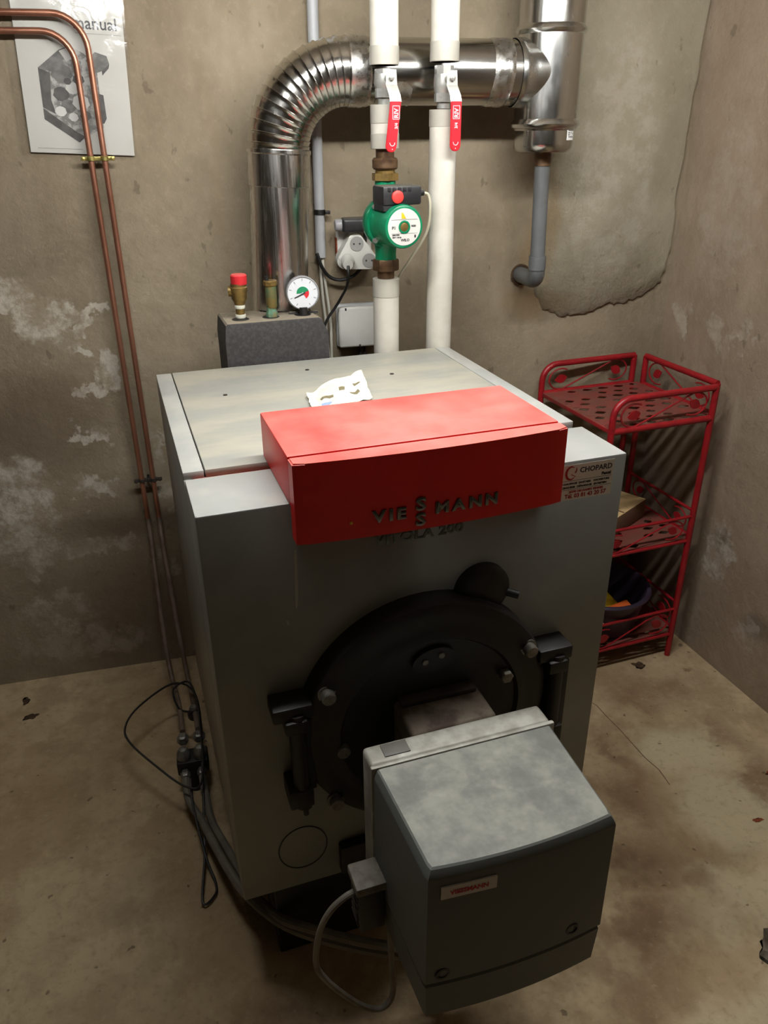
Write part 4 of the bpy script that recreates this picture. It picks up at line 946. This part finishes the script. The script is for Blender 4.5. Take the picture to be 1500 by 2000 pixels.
# oil filter group beside the boiler, hoses and loose thin cable
of = thing('oil_filter', 'small metal oil filter fittings on the copper pipes beside the boiler', 'filter', (-0.09,0.52,0.0))
bm = NB(); lathe(bm, (-0.078,0.640,0.085), (0,0,1), [(0.014,0),(0.016,0.004),(0.016,0.016),(0.012,0.022),(0.009,0.026)], 20); obj('filter_cap', bm, M['black'], of)
bm = NB(); lathe(bm, (-0.078,0.640,0.110), (0,0,1), [(0.009,0),(0.011,0.004),(0.008,0.010),(0.002,0.012)], 16); obj('cap_knob', bm, M['bolt'], of)
for x in (-0.105,-0.068):
    bm = NB(); lathe(bm, (x,0.545,0.115), (0,-1,0), [(0.009,0),(0.0135,0.003),(0.0135,0.018),(0.010,0.022)], 6); lathe(bm, (x,0.49,0.085), (0,0,1), [(0.007,0),(0.012,0.004),(0.0155,0.016),(0.015,0.030),(0.009,0.040),(0.002,0.043)], 20)
    obj('valve_bonnet', bm, M['bolt'], of)
    bm = NB(); lathe(bm, (x,0.470,0.075), (0,-1,0), [(0.009,0),(0.011,0.003),(0.011,0.016),(0.008,0.020)], 6); obj('hose_nut', bm, M['bolt'], of)
bm = NB(); box(bm, -0.122, -0.052, 0.472, 0.520, 0.062, 0.098, .004); obj('filter_body', bm, M['black'], of)
bm = NB(); cyl(bm, (-0.087,0.497,0.0), (-0.087,0.497,0.064), 0.016, 16); obj('filter_bowl', bm, M['black'], of)
for i, (dx, dz, lab) in enumerate(((0.0,0.0,'grey oil hose curving along the floor to the burner, outer one'),(0.030,0.006,'grey oil hose curving along the floor to the burner, inner one'))):
    bm = NB()
    p0 = (-0.105,0.455,0.072) if i == 0 else (-0.068,0.455,0.072)
    e = 0.019*i
    pts = [p0,(p0[0]+.004,0.40,0.060),(-0.074+e,0.33,0.058),(-0.052+e,0.26,0.062),(-0.026+e,0.17,0.085),(0.002+e*.8,0.10-e*.3,0.095),(0.050+e*.4,0.030-e*.2,0.100+e*.4),(0.100,-0.012,0.100+e),(0.168,-0.052,0.100+e),(0.217,-0.083,0.110+e),(0.275,-0.135,0.150+e),(0.325,-0.19,0.235+e*.5),(0.340+e,-0.205,0.315)]
    tube(bm, smooth_path(pts, 6), 0.0085, 10)
    tag(obj('oil_hose', bm, M['hose'], base=(0.0,0.2,0.06)), lab, 'hose', 'oil hoses on the floor')
bm = NB()
pts = [(-0.083,0.63,0.11),(-0.112,0.640,0.12),(-0.122,0.690,0.14),(-0.085,0.700,0.15),(-0.066,0.62,0.15),(-0.062,0.53,0.14),(-0.062,0.43,0.12),(-0.075,0.39,0.10),(-0.110,0.405,0.10),(-0.160,0.46,0.11),(-0.222,0.545,0.12),(-0.236,0.605,0.12),(-0.205,0.660,0.13),(-0.125,0.715,0.14),(-0.075,0.680,0.135),(-0.062,0.58,0.12),(-0.066,0.47,0.09),(-0.070,0.36,0.06),(-0.075,0.27,0.03),(-0.085,0.17,0.012),(-0.060,0.185,0.008),(-0.058,0.215,0.008),(-0.072,0.26,0.03),(-0.090,0.36,0.07),(-0.092,0.42,0.10)]
tube(bm, smooth_path(pts, 5), 0.0026, 6)
tag(obj('thin_cable', bm, M['cable_black'], base=(-0.1,0.45,0.0)), 'thin black cable in loose loops over the oil filter', 'cable')

# ------------------------------------------------------------------ red wire shelf in the corner
sh = thing('wire_shelf', 'red painted metal shelf with leaf scrollwork in the corner', 'shelf', (1.112,0.820,0), 0.10, about=True)
HX, HY = 0.158, 0.165; RB = 0.0082
LEV = ((0.807,0.727),(0.452,0.378),(0.160,0.074))     # rail height, shelf height
def post(x, y, z1, z0=0.0):
    bm = NB(); cyl(bm, (x,y,z0), (x,y,z1), RB, 12); obj('post', bm, M['shelf'], sh)
for dx, dy in ((0.0,-0.023),(-0.023,0.0)):
    post(HX+dx, HY+dy, 0.807); 
post(HX, -HY+.023, 0.807); post(HX-.023, -HY, 0.807)
def rail(p, q, z, name='rail', r=RB):
    bm = NB(); cyl(bm, (p[0],p[1],z), (q[0],q[1],z), r, 12); obj(name, bm, M['shelf'], sh)
leaf_poly = [(0.0,-0.0165),(0.006,-0.012),(0.0105,-0.004),(0.010,0.004),(0.006,0.010),(0.0,0.0165),(-0.006,0.010),(-0.010,0.004),(-0.0105,-0.004),(-0.006,-0.012)]
def side(p, q, curved):
    """one side frame from p (free end) to q; rails on every level with scroll and leaves"""
    p, q = Vector((p[0],p[1],0)), Vector((q[0],q[1],0)); d = (q-p).normalized(); L = (q-p).length; up = Vector((0,0,1))
    for k, (zt, zs) in enumerate(LEV):
        P = lambda a_, z: p+d*a_+up*z
        if k == 0 and curved:
            pts = [P(0,0.0), P(0,zt-.05)]+[P(0.045-0.045*math.cos(t_), zt-.045+0.045*math.sin(t_)) for t_ in [PI/2*j/8 for j in range(9)]]+[P(L,zt)]
            bm = NB(); tube(bm, pts, RB, 12); obj('bent_post_rail', bm, M['shelf'], sh)
        else: rail(p, q, zt, 'rail', RB if k == 0 else 0.0042)
        rail(p, q, zs, 'shelf_rail', RB if k == 0 else 0.0048)
        h = zt-zs; zm = (zt+zs)/2; s = 0.034 if k == 0 else 0.030
        # S-shaped scroll: a hook at each end joined by a diagonal
        A = []
        c1 = (L*0.20, zm-.004); c2 = (L*0.80, zm+.004); rr = h*0.36
        for j in range(11): t_ = math.radians(60+ j*24); A.append(P(c1[0]+rr*1.25*math.cos(t_), c1[1]+rr*math.sin(t_)))
        Bp = []
        for j in range(11): t_ = math.radians(120+ j*24); Bp.append(P(c2[0]+rr*1.25*math.cos(t_), c2[1]+rr*math.sin(t_)))
        Bp = [P(c2[0]+rr*1.25*math.cos(math.radians(240+j*-0+ (10-j)*24+ 0)), c2[1]+rr*math.sin(math.radians(240+(10-j)*24))) for j in range(11)]
        bm = NB(); tube(bm, smooth_path(A+[P(L*.5, zm)]+Bp[::-1][::-1], 3), 0.0022, 6); obj('scroll_wire', bm, M['shelf'], sh)
        for (c, rot) in ((c1, math.radians(100)), (c2, math.radians(60))):
            bm = NB(); cr, sr = math.cos(rot), math.sin(rot)
            prism(bm, [((x*cr-y*sr)*1.15*h/.08+c[0], (x*sr+y*cr)*1.15*h/.08+c[1]) for x, y in leaf_poly], p-d.cross(up)*0.001, d, up, 0.002)
            obj('leaf', bm, M['shelf'], sh)
side((-HX,HY), (HX-.023,HY), True); side((HX,-HY+.023), (HX,HY-.023), False); side((-HX,-HY), (HX-.023,-HY), True)
def panel(z):
    """pierced sheet: staggered lozenge holes"""
    bm = NB(); nx, ny = 6, 9; w, d = 2*HX-.012, 2*HY-.012; cw, cd = w/nx, d/ny
    for j in range(ny):
        offx = 0.5*cw if j % 2 else 0.0
        xs_ = [(-w/2+offx+cw*i) for i in range(nx if not offx else nx-1)]
        y0 = -d/2+cd*j; y1 = y0+cd
        def cell(xa, xb, hole=True):
            o4 = [bm.verts.new((x,y,z)) for x, y in ((xa,y0),((xa+xb)/2,y0),(xb,y0),(xb,(y0+y1)/2),(xb,y1),((xa+xb)/2,y1),(xa,y1),(xa,(y0+y1)/2))]
            if not hole: bm.faces.new(o4); return
            cx_, cy_ = (xa+xb)/2, (y0+y1)/2; a_, b_ = (xb-xa)*random.uniform(.26,.38), (y1-y0)*random.uniform(.26,.36)
            i4 = [bm.verts.new((x,y,z)) for x, y in ((cx_-a_*.55,cy_-b_*.6),(cx_,cy_-b_),(cx_+a_*.55,cy_-b_*.6),(cx_+a_,cy_),(cx_+a_*.55,cy_+b_*.6),(cx_,cy_+b_),(cx_-a_*.55,cy_+b_*.6),(cx_-a_,cy_))]
            for k in range(8): bm.faces.new((o4[k],o4[(k+1)%8],i4[(k+1)%8],i4[k]))
        if offx: cell(-w/2, -w/2+offx, False); cell(w/2-offx, w/2, False)
        for x in xs_: cell(x, x+cw, random.random() > 0.22)
    bmesh.ops.remove_doubles(bm, verts=bm.verts, dist=1e-5)
    bmesh.ops.solidify(bm, geom=bm.faces[:], thickness=0.0014)
    obj('pierced_shelf', bm, M['shelf_top'], sh)
    for (x0,x1,y0,y1) in ((-HX,-HX+.008,-HY,HY),):
        bm = NB(); box(bm, x0,x1,y0,y1,z-.010,z+.001,.001); obj('shelf_edge', bm, M['shelf_top'], sh)
for zt, zs in LEV: panel(zs+.003)
# board box on the middle shelf
bd = thing('cardboard_box', 'flat tan cardboard box on the middle level of the red shelf', 'box', (1.07,0.83,0.383), math.radians(32), about=True)
bm = NB(); box(bm, -0.125,0.125,-0.085,0.085,0.0,0.055,.002); ob = obj('box_body', bm, [M['card_side'], M['card_tan']], bd)
for f in ob.data.polygons:
    if f.normal.z > .9: f.material_index = 1
bm = NB(); box(bm, -0.003,0.003,-0.083,0.083,0.0545,0.0562,.0003); obj('lid_seam', bm, M['card_side'], bd)
# purple tub on the bottom shelf with packets
tb2 = thing('plastic_tub', 'dark purple plastic tub on the bottom level of the red shelf', 'tub', (1.075,0.775,0.079))
tcx, tcy, tz = 1.085, 0.770, 0.079
bm = NB(); lathe(bm, (tcx,tcy,tz), (0,0,1), [(0.010,0.004),(0.092,0.004),(0.098,0.012),(0.122,0.118),(0.132,0.122),(0.134,0.128),(0.130,0.134),(0.121,0.131),(0.118,0.124),(0.094,0.014),(0.010,0.0095)][0:11], 48, cap=False)
obj('tub_body', bm, M['tub'], tb2, ang=40)
bm = NB(); lathe(bm, (tcx,tcy,tz), (0,0,1), [(0.094,0.0),(0.098,0.0),(0.098,0.006),(0.092,0.006)], 40, cap=True); obj('foot_ring', bm, M['tub'], tb2)
def packet(name, label, mat, c, rz, rx, sz):
    bm = NB(); box(bm, -sz[0],sz[0],-sz[1],sz[1],-sz[2],sz[2],sz[2]*.8,3)
    xform(bm, Matrix.Translation(c) @ Matrix.Rotation(rz,4,'Z') @ Matrix.Rotation(rx,4,'X')); tag(obj(name, bm, mat, base=c), label, 'packet', 'packets in the purple tub')
packet('packet', 'yellow packet lying in the purple tub', M['bag_yellow'], (1.072,0.735,0.165), 0.5, 0.5, (0.045,0.030,0.008))
packet('packet', 'orange packet beside the yellow one in the purple tub', M['bag_orange'], (1.112,0.705,0.158), 0.3, 0.4, (0.040,0.022,0.007))
packet('packet', 'white packet at the front of the purple tub', M['bag_white'], (1.040,0.690,0.150), 0.2, 0.4, (0.026,0.024,0.008))

# ------------------------------------------------------------------ debris on the floor
def clump(name, label, cat, c, r, mat, flat=0.35, seed=1):
    bm = NB(); bmesh.ops.create_icosphere(bm, subdivisions=3, radius=1.0)
    for v in bm.verts:
        k = 0.75+0.75*noise.noise(v.co*1.6+Vector((seed*3.1,0,0)))
        v.co = Vector((v.co.x*r[0]*k, v.co.y*r[1]*k, max(0, v.co.z*flat*min(r)*k)))
    bmesh.ops.translate(bm, vec=Vector(c), verts=bm.verts); tag(obj(name, bm, mat, base=c), label, cat)
clump('dirt_clump', 'dark brown dirt clump on the floor in front of the red shelf', 'dirt', (1.157,0.643,0), (0.021,0.017), M['dirt'], .3, 1)
clump('dry_leaf', 'small dark brown leaf scrap on the floor near the left wall, the farther one', 'leaf', (-0.528,0.924,0), (0.010,0.022), M['dirt'], .2, 4)
clump('dry_leaf', 'small dark brown leaf scrap on the floor near the left wall, the nearer one', 'leaf', (-0.505,0.855,0), (0.020,0.013), M['dirt'], .2, 6)
clump('rust_chip', 'rusty orange chip on the floor by the right wall', 'chip', (1.245,0.195,0), (0.022,0.007), M['rustbit'], .3, 3)
clump('rust_chip', 'small rusty brown chip on the pale floor patch at the right', 'chip', (1.118,0.080,0), (0.014,0.006), M['rustbit'], .3, 8)
clump('stone', 'rough grey stone at the lower right edge of the floor', 'stone', (0.945,-0.205,0), (0.030,0.045), M['stone'], 1.0, 5)
print('objects', len(bpy.data.objects))
